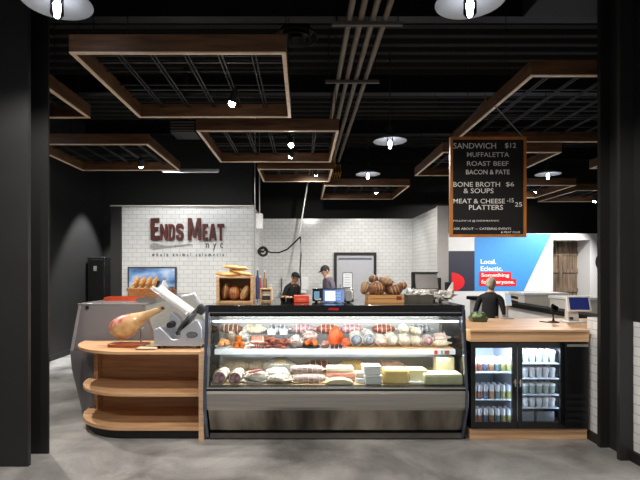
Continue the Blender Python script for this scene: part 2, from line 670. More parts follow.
# ================================================================== CEILING THINGS
def wood_frame(name_label, x0, x1, y0, y1, zb=3.2, h=.14, t=.032, cables=True):
    r = thing('overhead_frame', name_label, 'ceiling frame', ((x0 + x1) / 2, (y0 + y1) / 2, zb), group='dark wooden frames hung under the ceiling', world=True)
    e = .010
    for (a0, a1, b0, b1) in ((x0, x1, y0, y0 + t), (x0, x1, y1 - t, y1), (x0, x0 + t, y0 + t, y1 - t), (x1 - t, x1, y0 + t, y1 - t)):
        o = MB().box(a0, a1, b0, b1, zb + e, zb + h).build('board', WALNUT, r, smooth=0)
        ed = MB().box(a0, a1, b0, b1, zb, zb + e).build('edge_band', EDGE, o, smooth=0)
        ed['label'] = 'pale raw plywood bottom edge'
    mb = MB()
    nx = max(2, int((x1 - x0) / .31))
    for k in range(1, nx + 1):
        xx = x0 + (x1 - x0) * k / (nx + 1)
        for s in (-.016, .016):
            mb.box(xx + s - .005, xx + s + .005, y0 + t, y1 - t, zb + h - .04, zb + h - .028)
    ny = max(2, int((y1 - y0) / .36))
    for k in range(1, ny + 1):
        yy = y0 + (y1 - y0) * k / (ny + 1)
        mb.box(x0 + t, x1 - t, yy - .005, yy + .005, zb + h - .028, zb + h - .016)
    for yy in (y0 + .3 * (y1 - y0), y0 + .7 * (y1 - y0)):
        mb.box(x0, x1, yy - .012, yy + .012, zb + h - .016, zb + h - .001)
    mb.build('wire_grid', mat('grid_steel', '2c2d2f', .5, metal=.4, var=.15), r, smooth=0)
    for sx in (x0 + .015, x1 - .015):
        for sy in (y0 + .25 * (y1 - y0), y0 + .75 * (y1 - y0)):
            MB().cyl((sx, sy, zb + h), (sx, sy, 4.56), .004, seg=6).build('hanger_rod', STEELDARK, r)
    return r


H = 3.2 - CAMZ


def fr(px0, px1, pyf, pyr, label):
    df, dr = F * H / (VY - pyf), F * H / (VY - pyr)
    return wood_frame(label, (px0 - VX) / (VY - pyf) * H, (px1 - VX) / (VY - pyf) * H, df, dr)


f_big = fr(69, 286, 53, 118, 'large dark wooden ceiling frame nearest the front, above the shelf unit and sign')
f_two = fr(196, 339, 131, 162.5, 'wooden ceiling frame holding two spotlights, just behind the nearest frame')
f_three = fr(257.5, 333, 169.5, 182, 'small wooden ceiling frame with one spotlight in front of kitchen')
f_four = fr(324, 410, 186, 199.5, 'farthest wooden ceiling frame, low above the bread pile and kitchen door')
f_left = wood_frame('wooden ceiling frame at far left, mostly hidden by the black pillar', -4.1, -2.283, 4.2, 5.16)
f_leftb = fr(24, 148, 144.5, 170.8, 'wooden ceiling frame in front of the left black wall, spotlight at its corner')
f_right = wood_frame('large wooden ceiling frame from which the black menu board hangs', 2.053, 4.1, 4.323, 6.588, zb=3.32)
f_rightb = wood_frame('wooden ceiling frame directly behind the one carrying the menu board', 1.935, 3.59, 6.66, 8.32)
f_rc = wood_frame('wooden ceiling frame above mural with round pendant lamp before it', 3.75, 5.27, 9.26, 10.9)
f_rd = wood_frame('wooden ceiling frame at far right beyond the mural opening', 5.62, 7.2, 9.85, 11.5)
f_re = wood_frame('wooden ceiling frame half hidden behind the right black post', 4.62, 6.2, 6.15, 7.75)


def spot(px, py, d, label, target, energy, size=1.1, ceil=4.56, blend=.6, glow=True):
    p = at(px, py, d)
    t = Vector(target)
    dirv = (t - p).normalized()
    r = thing('track_spotlight', label, 'spotlight', p, world=True, group='spotlights')
    MB().cyl(p - dirv * .005, p - dirv * .12, .04, .033, 16).build('lamp_body', BLACK, r)
    MB().sph(p + dirv * .004, .032, 14, 10).build('lens', LENS, r)
    q = p - dirv * .10
    MB().cyl(q, (q.x, q.y, max(q.z + .03, 3.297)), .008, seg=8).build('stem', BLACK, r)
    light('spot_beam', 'SPOT', p + dirv * .05, energy, 'f8f4ee', t, r, spot_size=size, spot_blend=blend, shadow_soft_size=.03)
    return r


spot(232, 103, 4.45, 'bright spotlight inside the nearest large ceiling frame', (-1.4, 4.75, .8), 150)
spot(291, 145, 5.95, 'front one of two bright spotlights in the second ceiling frame', (.2, 4.9, 1.2), 120)
spot(291, 156, 6.53, 'rear one of two bright spotlights in the second ceiling frame', (-1.9, 8.9, 1.6), 95, 1.3)
spot(316, 174, 7.95, 'bright spotlight in the small ceiling frame before the kitchen', (.1, 11, 1.4), 120, 1.5)
spot(376, 192, 9.54, 'bright spotlight in the farthest ceiling frame above bread pile', (1.6, 11, 1.2), 80, 1.9)
spot(141, 166, 7.15, 'black spotlight at the corner of the left wooden ceiling frame', (-2.7, 8.9, 1.5), 75, 1.4)
spot(536, 191, 9.42, 'bright spotlight below the round pendant lamp, above mural', (4.6, 12, 1.6), 340, 1.6)
spot(595, 201, 10.8, 'bright spotlight right beside the black post, over mural opening', (6.0, 12, 1.4), 340, 1.7)
# the one that throws the scallop of light onto the left black wall
sp = thing('track_spotlight', 'dark spotlight washing the left black wall with a soft arc', 'spotlight', (-3.60, 9.5, 3.9), world=True, group='spotlights')
MB().cyl((-3.60, 9.5, 3.9), (-3.60, 9.5, 3.78), .03, .035, 16).build('lamp_body', BLACK, sp)
MB().cyl((-3.60, 9.5, 3.9), (-3.60, 9.5, 4.549), .008, seg=8).build('stem', BLACK, sp)
light('spot_beam', 'SPOT', (-3.60, 9.5, 3.76), 1300, 'f4f2ee', (-3.62, 9.5, 1.0), sp, spot_size=1.22, spot_blend=.35, shadow_soft_size=.03)


def pendant(px, py, d, label, energy):
    p = at(px, py, d)
    r = thing('pendant_lamp', label, 'pendant lamp', p, world=True, group='white dish pendant lamps')
    MB().lathe([(.0, .075), (.05, .07), (.10, .05), (.22, .0), (.222, -.006), (.10, .04), (.05, .055), (.0, .06)], p, 32).build('lamp_shade', mat('dish_enamel', 'a9abad', .4, var=.1), r)
    MB().lathe([(0, -.10), (.03, -.098), (.042, -.08), (.042, .0), (.036, .05), (0, .05)], p, 20).build('glass_jar', glass('jar_glass', 'f4f8ff', .1), r)
    MB().sph(p + Vector((0, 0, -.03)), (.026, .026, .04), 14, 10).build('bulb', BULB, r)
    MB().cyl(p + Vector((0, 0, .06)), p + Vector((0, 0, .20)), .045, .045, 20).build('lamp_cap', BLACK, r)
    MB().cyl(p + Vector((0, 0, .2)), (p.x, p.y, 4.56), .008, seg=8).build('stem', BLACK, r)
    light('bulb_light', 'SPOT', p + Vector((0, 0, -.11)), energy, 'fff6ea', p - Vector((0, 0, 3)), r, shadow_soft_size=.05, spot_size=2.75, spot_blend=.35)
    return r


pendant(57, 2, 3.15, 'white dish pendant lamp cut by the top edge near left pillar', 165)
pendant(470, 1, 3.13, 'white dish pendant lamp cut by the top edge, right of the pipes', 165)
pendant(390, 141, 6.46, 'white dish pendant lamp hanging right of the ceiling pipes', 260)
pendant(368, 174, 8.75, 'white dish pendant lamp just above the farthest wooden ceiling frame', 110)
pendant(548, 174, 8.75, 'white dish pendant lamp behind the menu board, above the mural', 170)

# unseen: one over the bright left floor, two added to light the aisle floor
pendant(11.6, 120, 5.6, 'white dish pendant lamp hidden behind the left black pillar', 330)
for xx, lb in ((-1.61, 'left'), (1.1, 'right')):
    pendant(VX + xx * F / 1.0, VY - 1.75 * F, 1.0, 'added unseen white dish pendant lamp over the aisle before the deli, on the ' + lb, 130)

# thin bar light above the sign
bl = thing('bar_light', 'thin white bar light hung above the red sign wall', 'light', at(190, 172, 8.2), world=True)
p0, p1 = at(162, 172, 8.2), at(219, 172, 8.2)
MB().box(p0.x, p1.x, 8.17, 8.23, p0.z, p0.z + .05).build('housing', mat('bar_light_grey', '9a9ca0', .4, metal=.4), bl, bevel=.006)
MB().box(p0.x + .02, p1.x - .02, 8.18, 8.22, p0.z - .008, p0.z).build('diffuser', mat('bar_diffuser', 'd8d8d8', .5, emit=.25), bl, smooth=0)
for xx in (p0.x + .1, p1.x - .1):
    MB().cyl((xx, 8.2, p0.z + .05), (xx, 8.2, 4.56), .005, seg=6).build('hanger_rod', STEELDARK, bl)
light('bar_glow', 'AREA', ((p0.x + p1.x) / 2, 8.2, p0.z - .02), 12, 'ffffff', ((p0.x + p1.x) / 2 - .2, 8.9, 1.9), bl, shape='RECTANGLE', size=1.0, size_y=.05)

# four conduits running back along the ceiling
pz = CAMZ + 2.4
for i, (xx, ye) in enumerate(((.443, 7.6), (.553, 10.6), (.667, 10.6), (.785, 10.6))):
    o = MB().cyl((xx, 2.5, pz), (xx, ye, pz), .029, seg=14).build('conduit_pipe', PIPE)
    tag(o, '%s from the left of four grey conduits running along the ceiling' % ['leftmost, short', 'second', 'third', 'last'][i] if i else 'shorter leftmost of four parallel grey conduits running along the ceiling', 'pipe', 'ceiling conduits')
for i, py in enumerate((19, 78)):
    d = F * 2.4 / (VY - py)
    r = thing('pipe_bracket', ['metal strut crossing the four grey conduits near the top edge', 'metal strut crossing the four grey conduits farther back'][i], 'bracket', (.61, d, pz - .05), world=True, group='pipe brackets')
    MB().box(.28, .95, d - .02, d + .02, pz - .065, pz - .029).build('strut', mat('strut_steel', '6b6560', .5, metal=.5), r, smooth=0)
    for xx in (.32, .91):
        MB().cyl((xx, d, pz - .029), (xx, d, 4.56), .006, seg=6).build('hanger_rod', STEELDARK, r)
yl = mat('yellow_cable', 'd8a21a', .5)
p = at(335, 172, 8.6)
mb = MB()
for k in range(4):
    mb.loft([(p.x - .06 + k * .045, 8.6, p.z + .13), (p.x - .07 + k * .045, 8.6, p.z), (p.x - .05 + k * .045, 8.6, p.z - .12), (p.x - .03 + k * .045, 8.6, p.z), (p.x - .04 + k * .045, 8.6, p.z + .13)], .009, 6)
mb.cyl((p.x, 8.6, p.z + .12), (p.x, 8.6, 4.56), .006, seg=6)
tag(mb.build('cable_loop', yl), 'bunch of yellow cables hanging beneath the end of the pipes', 'cable')

# round air diffuser, square duct, louvred box
p = at(296, 38, 5.6)
r = thing('ceiling_diffuser', 'round dark ceiling air diffuser with concentric rings left of pipes', 'air vent', p, world=True)
for i, R in enumerate((.25, .18, .11)):
    MB().lathe([(R - .05, .06), (R, 0), (R + .005, 0), (R - .04, .065)], p - Vector((0, 0, .02 * i)), 32).build('ring', STEELDARK, r)
MB().cyl(p + Vector((0, 0, .03)), (p.x, p.y, 4.56), .16, seg=28).build('duct_neck', BLACK, r)
o = MB().box(2.2, 3.0, 3.5, 4.82, 4.1, 4.549).build('air_duct', mat('duct_black', '1e1f20', .5, metal=.3), bevel=.01)
tag(o, 'square black air duct against the ceiling, top right', 'duct')
r = thing('louvre_box', 'small dark louvred air outlet behind the nearest ceiling frame', 'air vent', at(182, 126, 6.9), world=True)
p0, p1 = at(170, 132, 6.9), at(195, 121, 6.9)
MB().box(p0.x, p1.x, 6.9, 7.3, p0.z, p1.z).build('casing', STEELDARK, r, bevel=.005)
mb = MB()
for k in range(4):
    zz = p0.z + (k + .5) * (p1.z - p0.z) / 4
    mb.box(p0.x + .01, p1.x - .01, 6.88, 6.9, zz - .008, zz + .008)
mb.build('louvres', mat('louvre_grey', '77706a', .5, metal=.3), r, smooth=0)
MB().cyl(((p0.x + p1.x) / 2, 7.1, p1.z), ((p0.x + p1.x) / 2, 7.1, 4.56), .04).build('duct_neck', BLACK, r)

# hanging menu board
BD = 5.1
p0, p1 = at(450, 237, BD), at(526, 137, BD)
r = thing('menu_board', 'black hanging menu board with white letters in thin orange wood frame', 'menu board', ((p0.x + p1.x) / 2, BD, p0.z), world=True)
t = .028
panel = MB().box(p0.x + t, p1.x - t, BD, BD + .03, p0.z + t, p1.z - t)
panel.mi = 1
mb = MB()
mb.box(p0.x, p1.x, BD - .012, BD + .035, p1.z - t, p1.z).box(p0.x, p1.x, BD - .012, BD + .035, p0.z, p0.z + t)
mb.box(p0.x, p0.x + t, BD - .012, BD + .035, p0.z + t, p1.z - t).box(p1.x - t, p1.x, BD - .012, BD + .035, p0.z + t, p1.z - t)
mb.build('frame', ORANGEWOOD, r, smooth=0)
for s, x0, x1, y0, y1, off in (('SANDWICH', 453.5, 496, 143, 148.6, 0), ('$12', 505, 516, 143, 148.6, 0), ('MUFFALETTA', 467, 509, 152.3, 157, 0), ('ROAST BEEF', 467, 508.5, 161.2, 165.8, 0),
                               ('BACON & PATE', 466, 509.5, 169.7, 174.4, 0), ('BONE BROTH', 453.3, 500, 182, 186.8, 0), ('$6', 506, 514, 182, 187, 0), ('& SOUPS', 463.5, 493.5, 188.4, 193.2, 0),
                               ('MEAT & CHEESE', 453.3, 504.8, 198.8, 203.4, 0), ('\u201115', 507, 513.6, 198.2, 202.4, 0), ('25', 515, 522, 202.2, 206.6, 0), ('PLATTERS', 469, 503, 205, 209.8, 0),
                               ('FOLLOW US @ ENDSMEATNYC', 453.5, 499, 219.9, 222, 0), ('ASK ABOUT \u2014 CATERING EVENTS', 453.5, 511, 227.6, 229.8, 0), ('& MEAT CLUB', 501, 520, 231.2, 233.2, 0)):
    q0, q1 = at(x0, y1, BD), at(x1, y0, BD)
    text('lettering', s.replace('\u2011', '-'), PAPER, r, q0.x, q1.x, q0.z, q1.z, BD, off=.002 if y1 - y0 > 3 else 0, into=panel)
panel.build('letter_panel', [mat('letterboard_felt', '0e0e0f', .8), PAPER], r, smooth=0)
for (xa, ya), (xb, yb) in (((453, 137.3), (486, 97)), ((524, 137.3), (497, 106))):
    q = at(xa, ya, BD)
    X = 2.04
    MB().cyl((q.x, BD + .01, q.z), (X, BD + .26 if xa < 500 else BD, 3.47 if xa < 500 else 3.312), .005, seg=6).build('hanging_cord', mat('grey_cord', '8a8784', .6), r)
MB().cyl((2.036, BD + .26, 3.45), (2.036, BD + .26, 3.52), .011, seg=10).build('hook', mat('brass_hook', 'b58a3a', .35, metal=.9), r)

# sign on the tiled wall
SW = 8.9
rust = mat('rusted_steel_letters', '5a1b15', .65, metal=.1, col2='2c1d1b', scale=14, bump=.15, lo=.35, hi=.6)
greyl = mat('dark_grey_letters', '55575a', .5, metal=.3)
GLYPH = {
    'E': [(0, 0), (1, 0), (1, .2), (.45, .2), (.45, .41), (.86, .41), (.86, .59), (.45, .59), (.45, .8), (1, .8), (1, 1), (0, 1)],
    'N': [(0, 0), (.31, 0), (.31, .55), (.69, 0), (1, 0), (1, 1), (.69, 1), (.69, .45), (.31, 1), (0, 1)],
    'D': [(0, 0), (.65, 0), (.9, .08), (1, .22), (1, .78), (.9, .92), (.65, 1), (0, 1), (0, .501), (.36, .501), (.36, .82), (.56, .82), (.65, .72), (.65, .28), (.56, .18), (.36, .18), (.36, .5), (0, .5)],
    'S': [(0, .3), (0, .13), (.2, 0), (.8, 0), (1, .13), (1, .42), (.85, .55), (.34, .68), (.34, .82), (.66, .82), (.66, .7), (1, .7), (1, .87), (.8, 1), (.2, 1), (0, .87), (0, .6), (.15, .47), (.66, .33), (.66, .18), (.34, .18), (.34, .3)],
    'M': [(0, 0), (.25, 0), (.25, .58), (.42, .12), (.58, .12), (.75, .58), (.75, 0), (1, 0), (1, 1), (.72, 1), (.5, .45), (.28, 1), (0, 1)],
    'A': [(0, 0), (.3, 0), (.36, .2), (.64, .2), (.7, 0), (1, 0), (.69, 1), (.501, 1), (.501, .74), (.59, .38), (.41, .38), (.499, .74), (.499, 1), (.31, 1)],
    'T': [(.34, 0), (.66, 0), (.66, .8), (1, .8), (1, 1), (0, 1), (0, .8), (.34, .8)]}
sg = thing('shop_sign', 'rusty red metal letters with small grey words on white tile wall', 'sign', (at(188, 240, SW).x, SW, at(188, 240, SW).z), world=True)
for s, x0, x1, y0, y1 in (('E', 151.3, 160, 218.2, 240.2), ('N', 160.6, 168, 224.2, 240.4), ('D', 168.9, 175.4, 224.2, 240.4), ('S', 176.6, 184, 223.8, 240.4), ('M', 188.3, 201.6, 218.2, 240.4),
                          ('E', 203, 208.6, 224, 240.8), ('A', 209.2, 217.2, 224, 240.8), ('T', 217.6, 224.6, 224, 240.8)):
    q0, q1 = at(x0, y1, SW), at(x1, y0, SW)
    w_, h_ = q1.x - q0.x, q1.z - q0.z
    MB().prism([(q0.x + u * w_, q0.z + v * h_) for u, v in GLYPH[s]], 'y', SW - .047, SW - .025).build('letter', rust, sg, smooth=0)
    for fx in (.2, .8) if s != 'T' else (.45, .55):
        MB().cyl((q0.x + (q1.x - q0.x) * fx, SW - .0255, q0.z + .06), (q0.x + (q1.x - q0.x) * fx, SW, q0.z + .06), .006, seg=6).build('standoff', greyl, sg)
q0, q1 = at(206, 250.2, SW), at(223, 243.2, SW)
text('small_letter', 'nyc', greyl, sg, q0.x, q1.x, q0.z, q1.z, SW, ext=.015, spacing=1.9, split=True)
q0, q1 = at(152, 256.3, SW), at(224, 252.6, SW)
text('small_letter', 'whole animal salumeria', greyl, sg, q0.x, q1.x, q0.z, q1.z, SW, ext=.012, spacing=1.9, split=True)
mb = MB()
mb.prism(poly_px([(150, 246), (152, 243.6), (156, 243.2), (160, 244.6), (166, 245.6), (176, 245), (192, 244), (193, 245), (177, 246.6), (167, 247.6), (160, 248.8), (154, 249.4), (151, 248.4)], SW, 0), 'y', SW - .012, SW)
mb.build('emblem', mat('pale_grey_emblem', '9d9fa0', .5, metal=.3, var=.35, scale=40), sg, smooth=0)

# blue picture on the tiled wall
p0, p1 = at(128.5, 300, SW), at(177, 266.8, SW)
r = thing('wall_screen', 'wide screen with blurry blue picture on tiles below the sign', 'screen', ((p0.x + p1.x) / 2, SW, p0.z), world=True)
MB().box(p0.x, p1.x, SW - .05, SW, p0.z, p1.z).build('bezel', mat('screen_bezel', '3b3f45', .4), r, bevel=.006)
m, nt, b = nodes_of('screen_picture')
tc = nt.nodes.new('ShaderNodeTexCoord')
mp = nt.nodes.new('ShaderNodeMapping')
mp.inputs['Scale'].default_value = (1.6, 1, 3.2)
nz = nt.nodes.new('ShaderNodeTexNoise')
nz.inputs['Scale'].default_value = 1.5
rp = nt.nodes.new('ShaderNodeValToRGB')
for e, (ps, cc) in zip([rp.color_ramp.elements[0], rp.color_ramp.elements[1], rp.color_ramp.elements.new(.5)], ((.38, '2f4a70'), (.66, 'd5dee8'), (.52, '5f86b5'))):
    e.position = ps
    e.color = lin(cc)
nt.links.new(tc.outputs['Object'], mp.inputs[0])
nt.links.new(mp.outputs[0], nz.inputs['Vector'])
nt.links.new(nz.outputs['Fac'], rp.inputs[0])
nt.links.new(rp.outputs[0], b.inputs['Base Color'])
nt.links.new(rp.outputs[0], b.inputs['Emission Color'])
b.inputs['Emission Strength'].default_value = .3
MB().box(p0.x + .03, p1.x - .03, SW - .055, SW - .05, p0.z + .03, p1.z - .03).build('display', m, r, smooth=0)

# ================================================================== DELI CASE
CX0, CX1 = -.90, 1.515
case = thing('deli_case', 'long stainless refrigerated deli display case with lit slanted glass front', 'display case', (.3, 4.85, 0), world=True)
INNERW = mat('case_white_liner', 'b4b7ba', .4, var=.05)
# shell pieces
MB().box(CX0 + .06, CX1 - .06, 4.50, 5.33, .0, .09).build('kick_base', BLACK, case, smooth=0)
MB().prism([(4.35, .305), (4.365, .318), (4.47, .09), (4.455, .085)], 'x', CX0 + .04, CX1 - .04).build('kick_panel', STEELLOW, case, smooth=0)
MB().box(CX0 + .04, CX1 - .04, 4.44, 4.475, .012, .06).build('base_strip', mat('dull_steel', '6e6a66', .4, metal=.8), case, smooth=0)
MB().prism([(4.338, .475), (4.36, .475), (4.40, .29), (4.348, .30), (4.333, .33), (4.330, .45)], 'x', CX0 + .02, CX1 - .02).build('bumper_panel', STEEL, case, smooth=0)
MB().prism([(4.335, .478), (4.46, .478), (4.46, .50), (4.335, .503)], 'x', CX0 + .03, CX1 - .03).build('glass_ledge', mat('ledge_dark', '3a3936', .35, metal=.7), case, smooth=0)
MB().prism([(4.328, .497), (4.34, .497), (4.34, .512), (4.328, .510)], 'x', CX0 + .03, CX1 - .03).build('ledge_trim', CHROME, case, smooth=0)
# front glass
MB().prism([(4.338, .505), (4.346, .505), (4.447, 1.135), (4.439, 1.135)], 'x', CX0 + .045, CX1 - .045).build('front_glass', CASEGLASS, case, smooth=0)
# top
MB().box(CX0 + .02, CX1 - .02, 4.43, 5.35, 1.205, 1.245).build('top_deck', GLOSSBLACK, case, bevel=.004)
MB().box(CX0 + .04, CX1 - .04, 4.437, 4.452, 1.14, 1.172).build('top_rail', mat('black_anodised', '1a1c1f', .3, metal=.5), case, smooth=0)
MB().box(CX0 + .03, CX1 - .03, 4.43, 4.455, 1.172, 1.18).build('top_trim', CHROME, case, smooth=0)
MB().box(CX0 + .03, CX1 - .03, 4.432, 4.46, 1.18, 1.205).build('top_fascia', GLOSSBLACK, case, smooth=0)
p = at(333, 309, 4.43)
mb = MB()
mb.prism([(p.x - .05, p.z - .008), (p.x + .045, p.z - .014), (p.x + .055, p.z + .006), (p.x - .03, p.z + .012)], 'y', 4.427, 4.431)
mb.build('badge', mat('badge_red', 'a3122a', .4), case, smooth=0)
# ends
endp = [(4.428, 1.245), (4.322, .50), (4.318, .30), (4.44, .03), (4.44, .0), (5.35, 0), (5.35, 1.245)]
for nm, x0, x1 in (('end_panel', CX0, CX0 + .022), ('end_panel', CX1 - .022, CX1)):
    o = MB().prism([(4.50, .02), (4.40, .30), (4.40, .48), (5.35, .48), (5.35, .02)], 'x', x0, x1).build(nm, GLOSSBLACK, case, smooth=0)
    MB().prism([(4.40, .48), (4.46, 1.2), (5.35, 1.2), (5.35, .48)], 'x', x0 + .006, x1 - .006).build('end_glass', CASEGLASS, case, smooth=0)
    # dark post following the slanted front edge with a chrome inner lip
    k = 1 if x0 < 0 else -1
    xa, xb = (x0, x0 + .05) if k > 0 else (x1 - .05, x1)
    MB().prism([(4.428, 1.245), (4.322, .50), (4.318, .30), (4.44, .02), (4.48, .02), (4.365, .30), (4.365, .50), (4.475, 1.245)], 'x', xa, (xa + xb) / 2 + .004 * k).build('front_post', mat('post_steel', '6a7386', .2, metal=.85, var=.2), case, smooth=0)
    xc = (xa + xb) / 2 + .004 * k
    xe = xb if k > 0 else xa
    s0, s1 = (xc, xe) if k > 0 else (xe, xc)
    if k < 0:
        pass
    MB().prism([(4.432, 1.14), (4.33, .505), (4.35, .505), (4.452, 1.14)], 'x', (x0 + .034) if k > 0 else (x1 - .048), (x0 + .048) if k > 0 else (x1 - .034)).build('post_trim', CHROME, case, smooth=0)
    MB().cyl(((x0 + x1) / 2, 4.47, 0), ((x0 + x1) / 2, 4.47, .019), .0105, seg=16).build('foot', RUBBER, case)
MB().box(CX0 + .022, CX1 - .022, 5.27, 5.33, .09, 1.205).build('back_panel', INNERW, case, smooth=0)
MB().box(CX0 + .022, CX1 - .022, 4.40, 5.27, .40, .478).build('deck_pan', INNERW, case, smooth=0)
MB().box(CX0 + .05, CX1 - .05, 4.47, 5.25, .479, .503).build('deck_board', mat('pale_birch_board', 'd9bd92', .5, var=.12, scale=6, stretch=(.5, 3, 1)), case, smooth=0)
# shelf
SZ = .808
MB().box(CX0 + .05, CX1 - .05, 4.64, 5.08, SZ - .022, SZ - .006).build('shelf', mat('shelf_white', 'e3e6ea', .3, var=.03), case, smooth=0)
pr = MB().box(CX0 + .05, CX1 - .05, 4.615, 4.64, SZ - .05, SZ).build('price_rail', mat('price_rail_white', 'dfe7f2', .3, var=.05), case, smooth=0)
for px, w, c in ((436, .03, RED), (442, .02, GREYPLASTIC), (447, .045, mat('tag_brown', '8a4b3a', .6))):
    q = at(px, 356, 4.61)
    MB().box(q.x - w / 2, q.x + w / 2, 4.611, 4.615, SZ - .045, SZ - .012).build('price_tag', c, pr, smooth=0)
MB().box(CX0 + .3, CX1 - .3, 4.66, 4.70, SZ - .042, SZ - .0225).build('shelf_lamp', LED, case, smooth=0)
bd = mat('shelf_oak_board', 'c99a66', .5, var=.15, scale=5, stretch=(.5, 3, 1))
MB().box(at(345, 0, 4.7).x, at(452, 0, 4.7).x, 4.645, 4.98, SZ - .005, SZ + .007).build('serving_board', bd, case, smooth=0)
for xx in (-.86, .305, 1.475):
    MB().box(xx - .01, xx + .01, 5.05, 5.27, SZ - .08, SZ - .022).build('shelf_bracket', CHROME, case, smooth=0)
MB().box(CX0 + .07, CX1 - .07, 4.98, 5.07, SZ - .005, SZ + .088).build('shelf_riser', mat('riser_grey', '9a9da2', .35, metal=.3), case, smooth=0)
MB().cyl((CX0 + .05, 4.52, 1.085), (CX1 - .05, 4.52, 1.085), .011, seg=12).build('light_tube', mat('tube_white', 'dfe8f4', .3, emit=.5), case)
MB().box(CX0 + .12, CX1 - .12, 4.69, 4.80, SZ - .085, SZ - .06).build('underside_reflection', mat('reflection_grey', 'aab2ba', .35, metal=.4), case, smooth=0)  # grey bar put in for the bluish reflection under the shelf
# lamps of the case
MB().box(CX0 + .06, CX1 - .06, 4.46, 4.50, 1.165, 1.20).build('top_lamp', LED, case, smooth=0)
light('case_light', 'AREA', (.307, 4.475, 1.13), 23, 'fbf7f0', (.307, 4.80, .75), case, shape='RECTANGLE', size=2.25, size_y=.05)
light('shelf_light', 'AREA', (.307, 4.63, .745), 9, 'fbf7f0', (.307, 4.56, .5), case, shape='RECTANGLE', size=2.2, size_y=.05)
light('back_light', 'AREA', (.307, 5.15, 1.19), 4, 'fbf7f0', (.307, 4.9, .8), case, shape='RECTANGLE', size=2.25, size_y=.05)

# ---------------------------------------------------------------- food in the case
M_ORANGE = mat('dried_orange', 'd9731c', .45, col2='9c3d10', scale=18, bump=.2)
M_SAUS = mat('cured_sausage', 'a9513c', .4, col2='d69a86', scale=26, bump=.15)
M_DARKSAUS = mat('dark_sausage', '6d2b20', .4, col2='a45c46', scale=30, bump=.2)
M_PINK = mat('pink_cured_meat', 'c98a80', .45, col2='efe2dc', scale=14, stretch=(1, 1, 3))
M_PURPLE = mat('purple_cut_salami', '7d4658', .4, col2='c9a3ab', scale=40)
M_MOULD = mat('white_mould_casing', 'e6dccb', .7, col2='b9a68f', scale=14, bump=.2)
M_BLUEGREY = mat('blue_grey_casing', '9aa0ac', .6, col2='4d5468', scale=12, stretch=(3, 3, 1))
M_NAVY = mat('navy_netted_casing', '3d4358', .55, col2='b8bcc4', scale=11, stretch=(3, 3, 1))
M_CREAM = mat('cream_packet', 'e9dfcd', .5, col2='c8b59a', scale=10)
M_CHEESE = mat('yellow_cheese', 'e8cf8e', .45, col2='d9b66a', scale=4)
M_PALE = mat('pale_cheese', 'ece2bd', .45, col2='ddd0a2', scale=4)
M_RIND = mat('green_grey_rind', 'c9c8a6', .6, col2='b3b08c', scale=9)
M_STRING = mat('white_string', 'e6e0d4', .8)
M_BROWN = mat('brown_spice_rub', '8b5a3a', .6, col2='5e3520', scale=20, bump=.3)


def X(px, d):
    return (px - VX) / F * d


def tied(name, label, cat, c, length, r, ax, m, group, ties=4, wrap=False, taper=.6, rot=0., lift=0.):
    """a tied salami: casing, string loops, knot; c is the point it rests on"""
    if group == GU:
        r *= 1.12
    t = thing(name, label, cat, c, rot, group)
    d = Vector(ax).normalized()
    mid = Vector((0, 0, r + lift))
    pts, rad = [], []
    for i in range(9):
        u = -1 + 2 * i / 8
        pts.append(mid + d * (u * length / 2))
        rad.append(r * (1 - (1 - taper) * abs(u) ** 3.2) * (1 + .05 * math.sin(i * 5 + c[0] * 30)))
    mb = MB()
    mb.loft(pts, rad, 14)
    mb.sph(pts[0], rad[0] * .97, 12, 8).sph(pts[-1], rad[-1] * .97, 12, 8)
    mb.build('casing', m, t)
    if ties:
        M = d.to_track_quat('Z', 'Y').to_matrix().to_4x4()
        for k in range(ties):
            u = -.75 + 1.5 * k / max(1, ties - 1)
            MB().torus(mid + d * (u * length / 2), r * 1.0, .0035, M, 20, 5).build('string', M_STRING, t)
        MB().cyl(pts[-1] + d * rad[-1] * .8, pts[-1] + d * (rad[-1] + .025), .012, .005, 8).build('knot', M_STRING, t)
    settle(t, c[2])
    return t


GU, GL = 'cured meats on the upper shelf', 'meats and cheeses on the lower deck'
SU = SZ - .005
SB = SZ + .008


def wrapped(name, label, cat, c, size, m, group, lab=None, seed=0., rot=0., wrap=True):
    """a soft wrapped packet with a paper sticker"""
    t = thing(name, label, cat, c, rot, group)
    MB().sph((0, 0, size[2] / 2), (size[0] / 2, size[1] / 2, size[2] / 2), 18, 10, lump=.35, freq=5, seed=seed, flat=-size[2] * .47).build('filling', m, t)
    if wrap:
        MB().sph((0, 0, size[2] / 2), (size[0] / 2 * 1.09, size[1] / 2 * 1.09, size[2] / 2 * 1.07), 18, 10, lump=.3, freq=7, seed=seed + 3, flat=-size[2] * .49).build('wrapper', WRAP, t)
    if lab:
        MB().boxc((0, -size[1] * .30, size[2] * .93), (size[0] * .3, size[1] * .28, .002), (.5, 0, .1)).build('sticker', lab, t, smooth=0)
    settle(t, c[2])
    return t


def tray(name, label, cat, c, w, dpt, hgt, m, group, pieces, pm, pr, seed=1):
    """a shallow dish heaped with small pieces"""
    t = thing(name, label, cat, c, 0, group)
    MB().lathe([(0, .004), (.8, .004), (.97, hgt), (1, hgt), (.84, 0), (0, 0)], (0, 0, 0), 28, Matrix.Diagonal((w / 2, dpt / 2, 1, 1))).build('dish', m, t)
    rnd = random.Random(seed)
    for k in range(pieces):
        a = rnd.random() * 2 * PI
        q = rnd.random() ** .5 * .62
        z = hgt * .5 + pr * (.6 + 1.5 * (1 - q))
        MB().sph((math.cos(a) * q * w / 2, math.sin(a) * q * dpt / 2, z), (pr * 1.2, pr, pr * .85), 10, 7, Euler((rnd.random(), rnd.random(), rnd.random() * 6)).to_matrix().to_4x4(), lump=.3, seed=k).build('piece', pm, t)
    settle(t, c[2])
    return t


